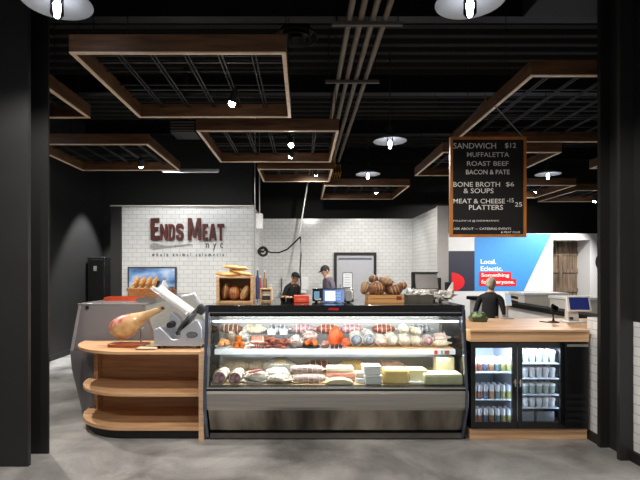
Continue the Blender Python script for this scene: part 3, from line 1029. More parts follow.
def links(name, label, c, w, hgt, n, m, group, seed=0, vertical=False):
    """a heap of small sausages, each a part of the tied bundle"""
    t = thing(name, label, 'sausages', c, 0, group)
    rnd = random.Random(seed)
    for k in range(n):
        r = .015
        if vertical:
            x = -w / 2 + w * (k + .5) / n
            pts = [(x, -.03, .02), (x + .004, -.045, hgt * .5), (x + rnd.uniform(-.01, .01), -.01, hgt * .95)]
            MB().loft(pts, [.012, r, .010], 10).build('sausage', m, t)
        else:
            x = rnd.uniform(-w * .34, w * .34)
            y = rnd.uniform(-.05, .07)
            z = r + (hgt - 2 * r) * rnd.random() * (1 - abs(x) / w)
            a = rnd.uniform(-1.0, 1.0)
            L = w * .26
            dx, dy = math.cos(a) * L, math.sin(a) * L * .6
            MB().loft([(x - dx, y - dy, z), (x - dx * .4, y - dy * .4 - .006, z + .006), (x + dx * .4, y + dy * .4 - .006, z + .007), (x + dx, y + dy, z)], [.007, r, r, .007], 10).build('sausage', m, t)
    if vertical:
        MB().cyl((-w / 2, -.047, hgt * .6), (w / 2, -.047, hgt * .6), .006, seg=8).build('string', M_STRING, t)
    settle(t, c[2])
    return t


D = 4.74
tray('paper_dish', 'white dish of cream and orange pieces at far left of upper shelf', 'dish of food', (X(223, D), D, SU), .16, .17, .02, PAPER, GU, 9, mat('cream_orange', 'e3b98a', .5, col2='d88a3a', scale=18), .028, 3)
D = 4.72
for i, (dx, dz) in enumerate(((-.03, 0), (.03, 0), (0, .062))):
    t = thing('orange_jar', 'small round tub of orange preserve, %s in its stack of three' % ['lower left', 'lower right', 'topmost'][i], 'tub', (X(239, D) + dx, D, SU + dz), 0, GU)
    MB().lathe([(0, 0), (.026, 0), (.03, .012), (.03, .048), (.026, .052), (0, .052)], (0, 0, 0), 20).build('contents', M_ORANGE, t)
    MB().lathe([(0, .052), (.031, .052), (.031, .060), (0, .061)], (0, 0, 0), 20).build('lid', mat('amber_lid', 'd08a2a', .35), t)
links('sausage_bundle', 'short white and pink sausages beside the orange tubs', (X(249, 4.7), 4.70, SU), .10, .10, 7, M_PINK, GU, 4)
links('sausage_bundle', 'pinkish brown sausages standing upright tied side by side', (X(257.5, 4.72), 4.74, SU), .13, .14, 7, M_SAUS, GU, 5, True)
links('sausage_bundle', 'tangled dark red sausages behind the price card', (X(270, 4.74), 4.74, SU), .20, .14, 18, M_DARKSAUS, GU, 6)
links('sausage_bundle', 'dark brown sausages right of the tangled red heap', (X(283, 4.72), 4.71, SU), .15, .12, 13, M_DARKSAUS, GU, 7)
for i, (px, py) in enumerate(((270.5, 332), (283, 334.5))):
    q = at(px, py, 4.66)
    t = thing('price_card', 'small white price card %s' % ['above the tangled red sausages', 'above the dark brown sausages'][i], 'price card', (q.x, 4.80, SU), 0, 'price cards')
    MB().cyl((0, 0, 0), (0, 0, .13), .003, seg=6).build('pin', CHROME, t)
    MB().boxc((0, -.006, .15), (.075, .003, .055), (-.15, 0, 0)).build('card', PAPER, t, smooth=0)
wrapped('packet_of_meat', 'pink streaked sliced meat in clear wrap on upper shelf', 'packet', (X(296, 4.74), 4.75, SU), (.17, .16, .12), M_PINK, GU, PAPER, 2)
tray('oval_dish', 'dark oval dish heaped with orange dried fruit', 'dish of food', (X(311, 4.72), 4.74, SU), .19, .16, .018, BLACK, GU, 13, M_ORANGE, .026, 9)
wrapped('packet_of_peppers', 'bright orange pointed bag, tallest on the upper shelf', 'packet', (X(335.5, 4.8), 4.86, SU), (.14, .12, .19), mat('bright_orange_bag', 'ee5f22', .45, var=.2, scale=8), GU, None, 5, wrap=False)
wrapped('packet_of_peppers', 'low orange red packet right of the bright orange bag', 'packet', (X(347, 4.76), 4.80, SU), (.10, .10, .085), mat('orange_red_packet', 'd8663f', .45, var=.3, scale=14), GU, None, 6, wrap=False)
wrapped('packet_of_peppers', 'small dull orange packet left of the bright orange bag', 'packet', (X(325, 4.73), 4.73, SU), (.08, .1, .07), M_SAUS, GU, None, 8)
for i in range(3):
    t = thing('spice_jar', 'tiny dark jar before the orange bag, %s of three' % ['left', 'middle', 'right'][i], 'jar', (X(332.5 + 4 * i, 4.67), 4.68, SU), 0, GU)
    MB().lathe([(0, 0), (.016, 0), (.017, .03), (.012, .036), (0, .036)], (0, 0, 0), 14).build('jar', mat('dark_jar', '3a2b2a', .2), t)
    MB().lathe([(0, .036), (.013, .036), (.013, .045), (0, .045)], (0, 0, 0), 14).build('lid', CHROME, t)
ax = (.03, 1, .1)
tied('salami', 'blue grey striped salami lying end on, left on the board', 'salami', (X(356.5, 4.74), 4.80, SB), .22, .052, ax, M_BLUEGREY, GU, 4)
tied('salami', 'navy salami with white net, second on the board', 'salami', (X(368.5, 4.74), 4.80, SB), .22, .058, (-.03, 1, .1), M_NAVY, GU, 4)
tied('salami', 'small pinkish white salami beside the navy netted one', 'salami', (X(381, 4.74), 4.78, SB), .20, .046, (0, 1, 0), M_PINK, GU, 3)
tied('salami', 'mouldy white salami with dark spotted end', 'salami', (X(392, 4.74), 4.79, SB), .19, .049, (.0, 1, .1), mat('spotted_casing', 'ddd3c0', .7, col2='4a3c30', scale=9, lo=.3, hi=.5), GU, 4)
tied('salami', 'round white salami under another in the board stack', 'salami', (X(404.5, 4.74), 4.78, SB), .19, .052, (0, 1, 0), M_MOULD, GU, 3)
tied('salami', 'smaller white salami resting on top of the board stack', 'salami', (X(404, 4.76), 4.80, SB + .122), .16, .037, (.1, 1, 0), M_MOULD, GU, 3)
tied('salami', 'white salami with a maroon label, right of the board stack', 'salami', (X(416, 4.74), 4.78, SB), .19, .044, (0, 1, 0), M_MOULD, GU, 2)
q = at(416, 340, 4.68)
tied('salami', 'cream salami balanced above the one with maroon label', 'salami', (X(416, 4.76), 4.82, SB + .103), .18, .032, (-.3, 1, 0), M_CREAM, GU, 3)
tied('salami', 'purple mottled salami near the right of the board', 'salami', (X(428.5, 4.74), 4.78, SB), .19, .044, (.15, 1, 0), M_PURPLE, GU, 3)
tied('salami', 'pale long salami lying crosswise at right end of board', 'salami', (X(440, 4.74), 4.70, SB), .13, .03, (1, .1, 0), M_CREAM, GU, 4)
tied('salami', 'pale pink long salami behind the crosswise one', 'salami', (X(441, 4.8), 4.84, SB), .13, .05, (1, -.1, .12), M_PINK, GU, 4, taper=.4)
wrapped('packet_of_meat', 'rosy cured meat packet with paper label behind the oval dish', 'packet', (X(309, 4.9), 4.90, SU), (.16, .12, .15), M_PINK, GU, PAPER, 22)
wrapped('packet_of_meat', 'tan wrapped packet between the white dish and the orange tubs', 'packet', (X(231, 4.86), 4.88, SU), (.10, .12, .15), mat('tan_packet', 'c9a27c', .5, var=.25, scale=12), GU, PAPER, 23)
wrapped('packet_of_meat', 'small white packet behind the orange tubs', 'packet', (X(244, 4.86), 4.89, SU), (.11, .12, .15), mat('white_packet', 'e6e4de', .5, var=.15), GU, None, 24)
# back row of the upper shelf
back = [(231, M_BROWN, 'brown spice rubbed salami at far left back of upper shelf'), (254, M_MOULD, 'white salami at back behind the orange tubs'),
        (278, M_NAVY, 'navy salami at back behind the tangled sausages'), (303, M_PURPLE, 'long purple salami at back behind the pink packet'), (328, M_DARKSAUS, 'dark red salami at back left of the orange bag'),
        (352, M_PURPLE, 'purple salami at back right of the orange bag'), (384, M_DARKSAUS, 'dark red salami at back behind the small pink salami'), (420, M_NAVY, 'navy salami at back behind the maroon labelled one')]
for px, m, lb in back:
    tied('salami', lb, 'salami', (X(px, 5.0), 5.03, SU + .0945), .185, .045, (1, 0, 0), m, GU, 4, lift=.06 if 0 else 0)

# lower deck
LZ = .503


def cut_salami(label, px, r, D=4.55):
    t = thing('cut_salami', label, 'salami', (X(px, D - .08), D, LZ), 0, GL)
    MB().loft([(0, -.085, r), (0, 0, r), (.01, .16, r), (.012, .19, r)], [r, r * 1.02, r * .9, r * .3], 22).build('casing', M_MOULD, t)
    MB().lathe([(0, 0), (r * .9, 0), (r * .9, .003), (0, .0035)], (0, -.085, r), 22, Euler((PI / 2, 0, 0)).to_matrix().to_4x4()).build('cut_face', M_PURPLE, t)
    MB().loft([(-.01, -.07, r), (0, .05, r), (.01, .22, r + .01)], [r * 1.06, r * 1.12, r * .6], 18).build('wrapper', WRAP, t)


cut_salami('large salami cut to show a purple face, far left of lower deck', 219.5, .058)
cut_salami('purple cut salami with foil shine, second from left on lower deck', 235, .055)
D = 4.56
t = thing('oval_platter', 'white oval platter under a wrapped sausage on the lower deck', 'platter', (X(256, D), D, LZ), 0, GL)
MB().lathe([(0, .006), (.75, .006), (.98, .022), (1, .022), (.8, 0), (0, 0)], (0, 0, 0), 30, Matrix.Diagonal((.142, .10, 1, 1))).build('plate', WHITE, t)
wrapped('wrapped_roast', 'pale wrapped cured meat with red stripe on the oval platter', 'packet', (X(256, D), D, LZ + .0075), (.22, .14, .10), M_CREAM, GL, None, 11)
tied('red_sausage', 'thin dark red sausage lying across the wrapped meat on platter', 'sausage', (X(255, 4.5), 4.505, LZ + .099), .12, .013, (1, .12, .16), mat('red_sausage', '9c3b40', .4, col2='c97a78', scale=20), GL, 0)
D = 4.56
wrapped('packet_of_meat', 'cream paper packet lying front of three beside the platter', 'packet', (X(281, D), D - .03, LZ), (.26, .14, .08), M_CREAM, GL, PAPER, 13)
wrapped('packet_of_meat', 'white wrapped packet in the middle behind the cream one', 'packet', (X(277, D), D + .11, LZ), (.24, .13, .12), mat('white_packet', 'e6e4de', .5, var=.15), GL, None, 14)
wrapped('packet_of_meat', 'long pale packet with yellow sticker at the back of lower deck', 'packet', (X(280, 4.8), 4.86, LZ), (.32, .14, .17), mat('pale_packet', 'dcd6ca', .5, var=.2), GL, mat('yellow_sticker', 'e9b93a', .5), 15)
MW2 = mat('dark_pink_wrapped', 'a77d7c', .35, col2='e2d6d4', scale=10, stretch=(1, 4, 4))
tied('long_salami', 'long mauve wrapped salami, lower of two stacked', 'salami', (X(308.5, 4.52), 4.53, LZ), .27, .041, (1, 0, 0), MW2, GL, 5, taper=.8)
tied('long_salami', 'long mauve wrapped salami, upper of two stacked', 'salami', (X(307, 4.54), 4.56, LZ + .084), .26, .037, (1, .03, 0), MW2, GL, 5, taper=.8)
D = 4.53


def slab(name, label, cat, c, s, m, bev=.012, lab=None, rot=0., rind=None):
    t = thing(name, label, cat, c, rot, GL)
    MB().boxc((0, 0, s[2] / 2), s).build('block', m, t, bevel=bev, seg=3)
    if rind:
        MB().boxc((0, .0, s[2] + .002), (s[0] * .97, s[1] * .97, .004)).build('rind', rind, t, bevel=.001)
    if lab:
        MB().boxc((0, -s[1] / 2 - .0015, s[2] * .52), (s[0] * .45, .002, s[2] * .4)).build('sticker', lab, t, smooth=0)
    settle(t, c[2])
    return t


t = thing('crescent_loaf', 'pale curved cheese piece at the bottom of the meat stack', 'cheese', (X(339, D), 4.51, LZ), 0, GL)
MB().prism([(-.135, .012), (-.10, .0), (.10, .0), (.135, .012), (.10, .034), (.04, .048), (-.04, .048), (-.10, .034)], 'y', -.05, .06).build('block', mat('pale_tan_rind', 'd6c6a2', .5, var=.2), t, bevel=.004)
slab('bacon_slab', 'dark red streaked slab of bacon behind the curved cheese', 'meat', (X(342, 4.6), 4.66, LZ), (.28, .16, .085), mat('bacon_red', '98483c', .4, col2='d9b4a4', scale=9, stretch=(1, 1, 9)), .02)
slab('fat_slab', 'cream coloured slab lying on top of the red bacon slab', 'meat', (X(340, 4.6), 4.66, LZ + .086), (.26, .14, .05), M_CREAM, .016)
slab('small_pack', 'small white pack, lower of two beside the tubs', 'packet', (X(360, 4.54), 4.56, LZ), (.085, .12, .05), WHITEPLASTIC, .01)
slab('small_pack', 'small white pack, upper of two beside the tubs', 'packet', (X(359.5, 4.56), 4.57, LZ + .051), (.085, .11, .05), M_CREAM, .01)
for i in range(2):
    t = thing('white_tub', 'square white lidded tub, %s of two stacked on lower deck' % ['bottom', 'top'][i], 'tub', (X(372.5 - i, 4.5), 4.53, LZ + .088 * i), .06, GL)
    MB().prism([(-.075, 0), (.075, 0), (.082, .07), (-.082, .07)], 'y', -.07, .07).build('tub', WHITE if i else mat('white_tub', 'd6dadc', .35, var=.05), t, bevel=.008)
    MB().box(-.085, .085, -.076, .076, .0705, .0855).build('lid', WHITE, t, bevel=.006)
slab('yellow_cheese', 'square edged block of yellow cheese right of the white tubs', 'cheese', (X(396, 4.5), 4.56, LZ), (.23, .19, .135), M_CHEESE, .02)
slab('pale_cheese', 'long pale yellow cheese bar between yellow block and large wheel piece', 'cheese', (X(417, 4.56), 4.60, LZ + .026), (.17, .18, .10), M_PALE, .006)
slab('cheese_board', 'white cutting board under the long pale yellow cheese', 'board', (X(417, 4.52), 4.58, LZ), (.17, .22, .025), WHITE, .006)
slab('wheel_cheese', 'large pale half wheel of cheese at the right end of deck', 'cheese', (X(443, 4.46), 4.53, LZ), (.355, .19, .095), M_RIND, .014, rind=mat('ivory_rind', 'e9e4cf', .5))
slab('cheese_wedge', 'tall square cut of pale cheese behind the large half wheel', 'cheese', (X(446, 4.66), 4.74, LZ), (.17, .15, .21), M_PALE, .008, lab=None, rind=mat('ivory_rind', 'e9e4cf', .5))
for px, m, lb in ((234, M_CREAM, 'cream wrapped salami at the back of lower deck at left'), (263, M_MOULD, 'mouldy white salami at the back behind the platter'), (318, M_BROWN, 'brown salami at back behind the stacked mauve pair'), (352, M_CHEESE, 'golden salami at back behind the bacon slab'), (390, M_PINK, 'pink salami at back behind the yellow cheese')):
    tied('salami', lb, 'salami', (X(px, 5.0), 5.0, LZ), .24, .06, (1, .1, 0), m, GL, 4)

for o in list(C.objects):
    if o.get('group') in (GU, GL):
        for z in (LZ, SU, SB):
            bpy.context.view_layer.update()
            lo = min((ch.matrix_world @ v.co).z for ch in o.children for v in ch.data.vertices)
            if -.006 < lo - z < .001:
                settle(o, z)
                break

# ================================================================== CURVED WOODEN SHELF UNIT
su = thing('shelf_unit', 'curved oak shelf unit with three rounded open shelves beside the deli case', 'shelf unit', (-1.6, 4.8, 0), world=True)
SXR = -.927


def dboard(ax, ay, z0, z1, yb=5.10, xs=-1.65, yf=4.42):
    pts = [(SXR - .0305, yf + .0), (SXR - .0305, yb)]
    cxx, cyy = xs, yb
    n = 18
    for k in range(n + 1):
        t = PI + (PI / 2) * k / n
        pts.append((cxx + ax * math.cos(t), cyy + (yb - yf) * math.sin(t)))
    return MB().prism(pts, 'z', z0, z1)


for i, (ax, z0, z1, dy) in enumerate(((.67, .79, .82, 0), (.615, .40, .43, .01), (.615, .085, .12, .01))):
    o = dboard(ax, 0, z0, z1, yf=4.42 + dy).build('shelf', OAK, su, bevel=.003)
MB().box(-2.22, SXR - .0305, 5.10, 5.12, .085, .79).build('back_panel', OAK, su, smooth=0)
MB().box(SXR - .03, SXR + .016, 4.405, 5.12, .0, .82).build('side_panel', OAKEDGE, su, smooth=0)
for z0, z1 in ((.12, .40), (.43, .79)):
    MB().box(-2.15, -2.13, 4.98, 5.10, z0, z1).build('upright', OAK, su, smooth=0)
pts = [(SXR - .0305, 4.47), (SXR - .0305, 5.10)] + [(-1.65 + .55 * math.cos(PI + PI / 2 * k / 16), 5.10 - .63 * math.sin(PI / 2 * k / 16)) for k in range(17)]
MB().prism(pts, 'z', 0, .085).build('plinth', BLACK, su, smooth=0)
TOP = .82

# ham on its stand
D = 4.72
hm = thing('ham_stand', 'orange brown wooden stand holding the cured ham', 'ham stand', (at(129, 345, D).x, D, TOP), world=True)
p0, p1 = at(111, 346, D), at(148, 342, D)
MB().box(p0.x, p1.x, D - .09, D + .07, TOP + .001, TOP + .035).build('base', mat('red_brown_wood', 'a4572c', .4, col2='7b3c1c', scale=6, stretch=(.5, 4, 1)), hm, bevel=.006)
q = at(141, 318, D)
MB().cyl((q.x, D, TOP + .035), (q.x, D, q.z - .112), .010, seg=12).build('upright', CHROME, hm)
MB().boxc((q.x, D, q.z - .106), (.05, .06, .012), (0, -.45, 0)).build('cradle', CHROME, hm, bevel=.003)
q = at(120, 340, D)
MB().cyl((q.x, D, TOP + .035), (q.x, D, TOP + .045), .006, .002, 8).build('spike', CHROME, hm)
ham = thing('cured_ham', 'whole cured ham leg with pink cut side, shank pointing up right', 'ham', (at(130, 330, D).x, D, .9), world=True)
prof = [(111.5, 333, 3), (113, 331, 8), (117, 329.5, 11.5), (123, 327.5, 13), (129, 324.5, 12.3), (135, 321, 9.6), (141, 317.8, 6.6), (147, 315, 4.8), (153, 312, 3.6), (158, 310, 3.4), (161, 308.6, 3.0), (162.6, 308, 1.6)]
sc_ = D / F
MB().loft([at(a_, b_, D) for a_, b_, _ in prof], [(r_ * sc_ * .78, r_ * sc_ * .92) for _, _, r_ in prof], 18).build('ham_leg', mat('ham_fat', 'd3b384', .4, col2='ad8050', scale=9, bump=.2, coat=.2), ham)
hl = ham.children[0]
hl.data.materials.append(mat('ham_cut', 'a85048', .35, col2='d9a08c', scale=14, stretch=(2, 1, 1)))
for pl in hl.data.polygons:
    c_ = pl.center + ham.location
    u = (c_.x - at(112, 0, D).x) / (at(129, 0, D).x - at(112, 0, D).x)
    zc_ = at(0, 331 - 6 * u, D).z
    if u < 1 and c_.z > zc_ + .012 + .05 * u and c_.y < D + .03:
        pl.material_index = 1
q = at(162, 308.3, D)
MB().sph((q.x, D, q.z), (.028, .02, .018), 12, 8).build('hoof', mat('hoof', '7a5332', .5), ham)

cbd = thing('cutting_board', 'pale flat cutting board between ham stand and slicer', 'cutting board', (at(150, 349, 4.58).x, 4.6, TOP + .001), 0)
MB().box(-.11, .075, -.10, .12, 0, .016).build('board', mat('pale_maple', 'e3cfae', .45, var=.1, scale=5, stretch=(.5, 3, 1)), cbd, bevel=.006)
MB().box(-.1095, .0745, -.104, -.10, .004, .012).build('edge_strip', mat('board_edge_grey', '56534f', .5), cbd, smooth=0)

# ---------------------------------------------------------------- meat slicer
SD = 4.66
slt = thing('meat_slicer', 'silver gravity meat slicer on shelf unit beside the deli case', 'slicer', (at(182, 348, SD).x, SD, TOP), world=True)
ALU = mat('cast_aluminium', 'bdc1cb', .3, metal=.55, var=.08, scale=4)
ALU2 = mat('bright_aluminium', 'dcdfe3', .25, metal=.5, var=.05)
DARK = mat('slicer_dark', '3b3c40', .35, metal=.5, var=.2)


def spx(u, v):
    return (145 + u / 6.4, 280 + v / 6.4)


def sp2(pts, d=SD):
    return [(at(*spx(u, v), d).x, at(*spx(u, v), d).z) for u, v in pts]


zb = at(0, 345.5, SD).z
MB().prism(sp2([(78, 412), (75, 318), (88, 302), (112, 292), (150, 325), (190, 368), (240, 370), (243, 318), (262, 300), (345, 242), (362, 262), (378, 300), (378, 412)]), 'y', SD - .11, SD + .16).build('housing', ALU, slt, bevel=.008)
for u in (100, 350):
    for yy in (SD - .07, SD + .12):
        q = at(*spx(u, 412), SD)
        MB().cyl((q.x, yy, TOP + .001), (q.x, yy, q.z + .004), .018, .014, 14).build('foot', RUBBER, slt)
q = at(*spx(318, 340), SD)
MB().lathe([(0, 0), (1, 0), (.95, .006), (0, .006)], (q.x, SD - .111, q.z), 28, Matrix.Rotation(PI / 2, 4, 'X') @ Matrix.Diagonal((.054, .028, 1, 1))).build('badge', mat('badge_black', '222327', .6), slt)
MB().lathe([(.86, 0), (1, 0), (1, .003), (.86, .003)], (q.x, SD - .1175, q.z), 28, Matrix.Rotation(PI / 2, 4, 'X') @ Matrix.Diagonal((.048, .023, 1, 1))).build('badge_rim', CHROME, slt)
# blade and its guard, seen edge on
c0, c1 = at(*spx(330, 180), SD), at(*spx(200, 345), SD)
mid = (c0 + c1) / 2
ax = (c1 - c0).normalized()
nrm = Vector((ax.z, 0, -ax.x))
if nrm.x > 0:
    nrm = -nrm
R = (c1 - c0).length / 2
M = nrm.to_track_quat('Z', 'Y').to_matrix().to_4x4()
bc = mid + Vector((0, .03, 0))
MB().lathe([(0, -.008), (R * .93, -.008), (R, .0), (R * .93, .006), (0, .010)], bc, 40, M).build('blade', CHROME, slt)
MB().lathe([(R * .9, -.022), (R * 1.04, -.022), (R * 1.05, -.004), (R * .9, -.004)], bc, 40, M).build('blade_guard', DARK, slt)
MB().lathe([(0, .010), (.05, .010), (.045, .03), (0, .032)], bc, 24, M).build('blade_cover', ALU, slt)
# sloping carriage tray
t0, t1 = at(*spx(58, 52), SD), at(*spx(283, 212), SD)
dv = (t1 - t0).normalized()
nv = Vector((-dv.z, 0, dv.x))
if nv.z < 0:
    nv = -nv


def slabpts(o0, o1, s0=0., s1=0.):
    a_ = [t0 + dv * s0 + nv * o0, t1 + dv * s1 + nv * o0, t1 + dv * s1 + nv * o1, t0 + dv * s0 + nv * o1]
    return [(v.x, v.z) for v in a_]


MB().prism(slabpts(-.012, .004), 'y', SD - .10, SD + .16).build('carriage_tray', ALU2, slt, bevel=.003)
MB().prism(slabpts(.0045, .034), 'y', SD - .10, SD - .092).build('tray_wall', WHITE, slt, bevel=.002)
MB().prism(slabpts(.0045, .034), 'y', SD + .152, SD + .16).build('tray_wall', WHITE, slt, bevel=.002)
MB().prism(slabpts(.010, .014, .02, -.02), 'y', SD - .103, SD - .1005).build('tray_groove', DARK, slt, smooth=0)
e0 = t0 + dv * .02 + nv * .03
MB().cyl(e0 + Vector((0, -.02, 0)), e0 + nv * .07 + Vector((-.02, -.02, 0)), .012, .016, 14).build('carriage_handle', RUBBER, slt)
q = at(*spx(180, 280), SD)
MB().cyl((q.x, SD - .135, q.z), (q.x, SD - .02, q.z), .028, .034, 22).build('thickness_dial', RUBBER, slt)
MB().prism(sp2([(135, 300), (170, 205), (215, 240), (235, 262), (196, 345)]), 'y', SD - .02, SD + .1).build('gauge_plate', ALU, slt, bevel=.004)
# frame behind with the sharpener
q0, q1, q2 = at(*spx(215, 108), SD), at(*spx(300, 92), SD), at(*spx(372, 215), SD)
MB().loft([(q0.x, SD + .1, q0.z), (q1.x, SD + .1, q1.z), (q2.x, SD + .1, q2.z)], [.014, .016, .018], 10).build('support_arm', ALU, slt)
q = at(*spx(352, 190), SD)
MB().boxc((q.x, SD + .05, q.z), (.085, .10, .085), (0, .6, 0)).build('sharpener', DARK, slt, bevel=.012)

# ================================================================== SECOND DISPLAY CASE, END ON
LX0, LX1, LY0, LY1 = -2.50, -1.62, 5.16, 7.6
lc = thing('side_case', 'second display case seen end on behind the curved shelf unit', 'display case', (-2.05, 6.3, 0), world=True)
prof = [(-2.40, 0), (-2.42, .10), (-2.52, .50), (-2.54, .72), (-2.50, .95), (-2.45, 1.205), (-1.72, 1.205), (-1.60, .80), (-1.60, 0)]
lowp = [(-2.40, 0), (-2.42, .10), (-2.52, .50), (-2.54, .70), (-1.60, .70), (-1.60, 0)]
MB().prism(lowp, 'y', LY0 + .02, LY1).build('body', mat('case_grey', '8d8d91', .35, metal=.5, var=.12, scale=3), lc, smooth=0)
MB().prism(lowp, 'y', LY0, LY0 + .018).build('end_panel', mat('end_panel_grey', '9c9a9e', .3, metal=.4, var=.25, scale=2.5, stretch=(4, 1, .6)), lc, smooth=0)
upp = [(-2.54, .70), (-2.50, .95), (-2.45, 1.19), (-1.75, 1.19), (-1.60, .74), (-1.60, .70)]
MB().prism(upp, 'y', LY0 + .003, LY0 + .015).build('end_glass', SMOKE, lc, smooth=0)
MB().prism(upp, 'y', LY1 - .015, LY1 - .003).build('end_glass', SMOKE, lc, smooth=0)
MB().prism([(-2.54, .70), (-2.50, .95), (-2.45, 1.19), (-2.44, 1.19), (-2.49, .95), (-2.53, .70)], 'y', LY0 + .02, LY1 - .02).build('front_glass', SMOKE, lc, smooth=0)
MB().box(-2.46, -1.74, LY0, LY1, 1.19, 1.21).build('top_glass', mat('top_edge_grey', 'a4a3a6', .25, metal=.5), lc, bevel=.004)
MB().box(-2.40, -1.70, LY0 + .06, LY1 - .06, .92, .932).build('inner_shelf', mat('shelf_grey', '5d5b60', .3, metal=.4), lc, smooth=0)
MB().prism([(-1.75, 1.19), (-1.60, .74), (-1.585, .74), (-1.735, 1.19)], 'y', LY0, LY1).build('back_frame', STEEL, lc, smooth=0)
MB().prism([(-2.445, 1.19), (-2.535, .70), (-2.505, .70), (-2.42, 1.19)], 'y', LY0 - .004, LY0 + .002).build('front_edge', mat('edge_light_grey', 'b5b4b8', .35, metal=.3), lc, smooth=0)
q = at(84, 307.5, LY0)
MB().cyl((q.x, LY0 - .008, q.z), (q.x, LY0 + .001, q.z), .02, seg=18).build('hinge_cap', BLACK, lc)

lc.location.x += .035
TZ = 1.2112
t = thing('orange_tray', 'long flat orange red tray on top of the side case', 'tray', (at(133, 300, 5.75).x, 5.75, TZ), .05)
mb = MB()
mb.box(-.30, .30, -.12, .12, 0, .008).box(-.30, .30, -.12, -.11, .008, .04).box(-.30, .30, .11, .12, .008, .04).box(-.30, -.29, -.11, .11, .008, .04).box(.29, .30, -.11, .11, .008, .04)
mb.build('tray', mat('orange_red_plastic', 'd2522a', .4, col2='b0401f', scale=5), t, smooth=0)
t = thing('bread_basket', 'shallow wicker basket of baguettes above the orange tray', 'basket', (at(138, 299, 5.9).x + .03, 6.05, TZ), 0)
wk = mat('wicker', 'c3935a', .6, col2='8f6436', scale=40, stretch=(1, 1, 3), bump=.5)
MB().lathe([(0, .004), (.78, .004), (.95, .125), (1.0, .125), (.84, 0), (0, 0)], (0, 0, 0), 30, Matrix.Diagonal((.22, .14, 1, 1))).build('basket', wk, t)
MB().torus((0, 0, .125), 1, .05, Matrix.Diagonal((.212, .135, .25, 1)), 30, 8).build('rim', wk, t)
CRUST = mat('golden_crust', 'd9a455', .55, col2='b57a34', scale=11, bump=.2)
CRUSTD = mat('dark_crust', '8c5a36', .6, col2='5a3620', scale=9, bump=.3)
FLOURED = mat('floured_crust', 'a88a6c', .7, col2='6f4d36', scale=7, bump=.3)
bx, by = t.location.x, t.location.y
for i in range(4):
    xx = bx - .12 + .075 * i
    b_ = MB().loft([(-.055, 0, 0), (-.035, 0, .06), (.03, 0, .20), (.055, 0, .25)], [.012, .033, .034, .014], 12)
    o = thing('baguette', ['first from left of four baguettes leaning in the wicker basket', 'second from left of four baguettes leaning in the wicker basket', 'third from left of four baguettes leaning in the wicker basket', 'rightmost of four baguettes leaning in the wicker basket'][i], 'bread', (xx, by - .02 + .01 * i, TZ + .02), 0, 'baguettes in the wicker basket')
    b_.build('crust', CRUST, o)
    mb = MB()
    for k in range(3):
        z = .07 + .055 * k
        u = -.03 + .6 * (z - .06) * .7
        MB_ = Matrix.Rotation(.9, 4, 'Y')
        mb.boxc((u * 1.0 - .005, -.0315, z), (.012, .008, .045), (0, 1.0, 0))
    mb.build('scoring', mat('pale_crumb', 'f0d7a4', .6), o)
for i, (px, m, lb) in enumerate(((149, RUBBER, 'squat black jar right of the bread basket'), (154, GLOSSBLACK, 'shiny black bottle behind the slicer tray'), (163, WHITEPLASTIC, 'white bottle behind the slicer tray'), (170, CRUSTD, 'brown crock behind the slicer, near the screen'))):
    h = (.15, .24, .25, .14)[i]
    r = (.055, .04, .042, .06)[i]
    o = thing('condiment_jar', lb, 'jar', (at(px, 300, 6.4).x, 6.4 + .03 * i, TZ), 0)
    MB().lathe([(0, 0), (r * .95, 0), (r, .02), (r, h * .62), (r * .55, h * .8), (r * .5, h * .9), (0, h * .9)], (0, 0, 0), 20).build('body', m, o)
    MB().lathe([(0, h * .9), (r * .58, h * .9), (r * .58, h), (0, h)], (0, 0, 0), 20).build('lid', mat('jar_lid_grey', '9a9a98', .4, metal=.4), o)
o = thing('food_pan', 'steel pan on the side case, left of the slicer', 'pan', (at(150, 305, 5.45).x, 5.45, TZ), 0)
mb = MB()
mb.box(-.11, .11, -.14, .14, 0, .004).box(-.11, .11, -.14, -.136, .004, .05).box(-.11, .11, .136, .14, .004, .05).box(-.11, -.106, -.136, .136, .004, .05).box(.106, .11, -.136, .136, .004, .05)
mb.build('pan', STEEL, o, smooth=0)
tall = thing('tall_cabinet', 'tall narrow black cabinet behind the side case by left black wall', 'cabinet', (at(94, 300, 9.6).x, 9.6, 0), world=True)
p0, p1 = at(87.5, 257, 9.6), at(105, 300, 9.6)
MB().box(p0.x, p1.x, 9.6, 10.1, 0, p0.z).build('body', mat('cabinet_black', '0f0f10', .35), tall, bevel=.01)
MB().box(p0.x + .03, p1.x - .03, 9.585, 9.6, .1, p0.z - .05).build('door', mat('cabinet_door_black', '131314', .3), tall, bevel=.004)
q = at(95, 268.5, 9.58)
MB().box(q.x - .03, q.x + .03, 9.578, 9.585, q.z - .05, q.z + .05).build('notice', mat('grey_notice', '8d8f92', .6), tall, smooth=0)

# ================================================================== BOTTLE COOLER AND COUNTER
FX0, FX1, FY0, FY1 = 1.545, 2.635, 4.45, 4.98
fz0, fz1 = .10, .905
base = MB().box(FX0, FX1 + .0, 4.45, 5.4, 0, .099).build('plinth', OAK, None, bevel=.003)
tag(base, 'low oak plinth under the black bottle cooler', 'plinth')
ct = thing('counter_top', 'thick pale oak counter top over the bottle cooler', 'counter', (2.1, 4.9, .906), world=True)
cpts = [(FX0, 4.41), (2.64, 4.41), (2.64, 4.52), (3.25, 4.52), (3.25, 5.46), (FX0, 5.46)]
MB().prism(cpts, 'z', 1.0, 1.02).build('top', OAK, ct, bevel=.003)
MB().prism([(FX0 + .0, 4.43), (2.64, 4.43), (2.64, 4.54), (3.24, 4.54), (3.24, 5.45), (FX0, 5.45)], 'z', .9065, 1.0).build('fascia', OAK, ct, bevel=.002)
leg = MB().box(3.1, 3.2, 4.6, 5.3, 0, .9065).build('support_panel', OAK, ct, smooth=0)

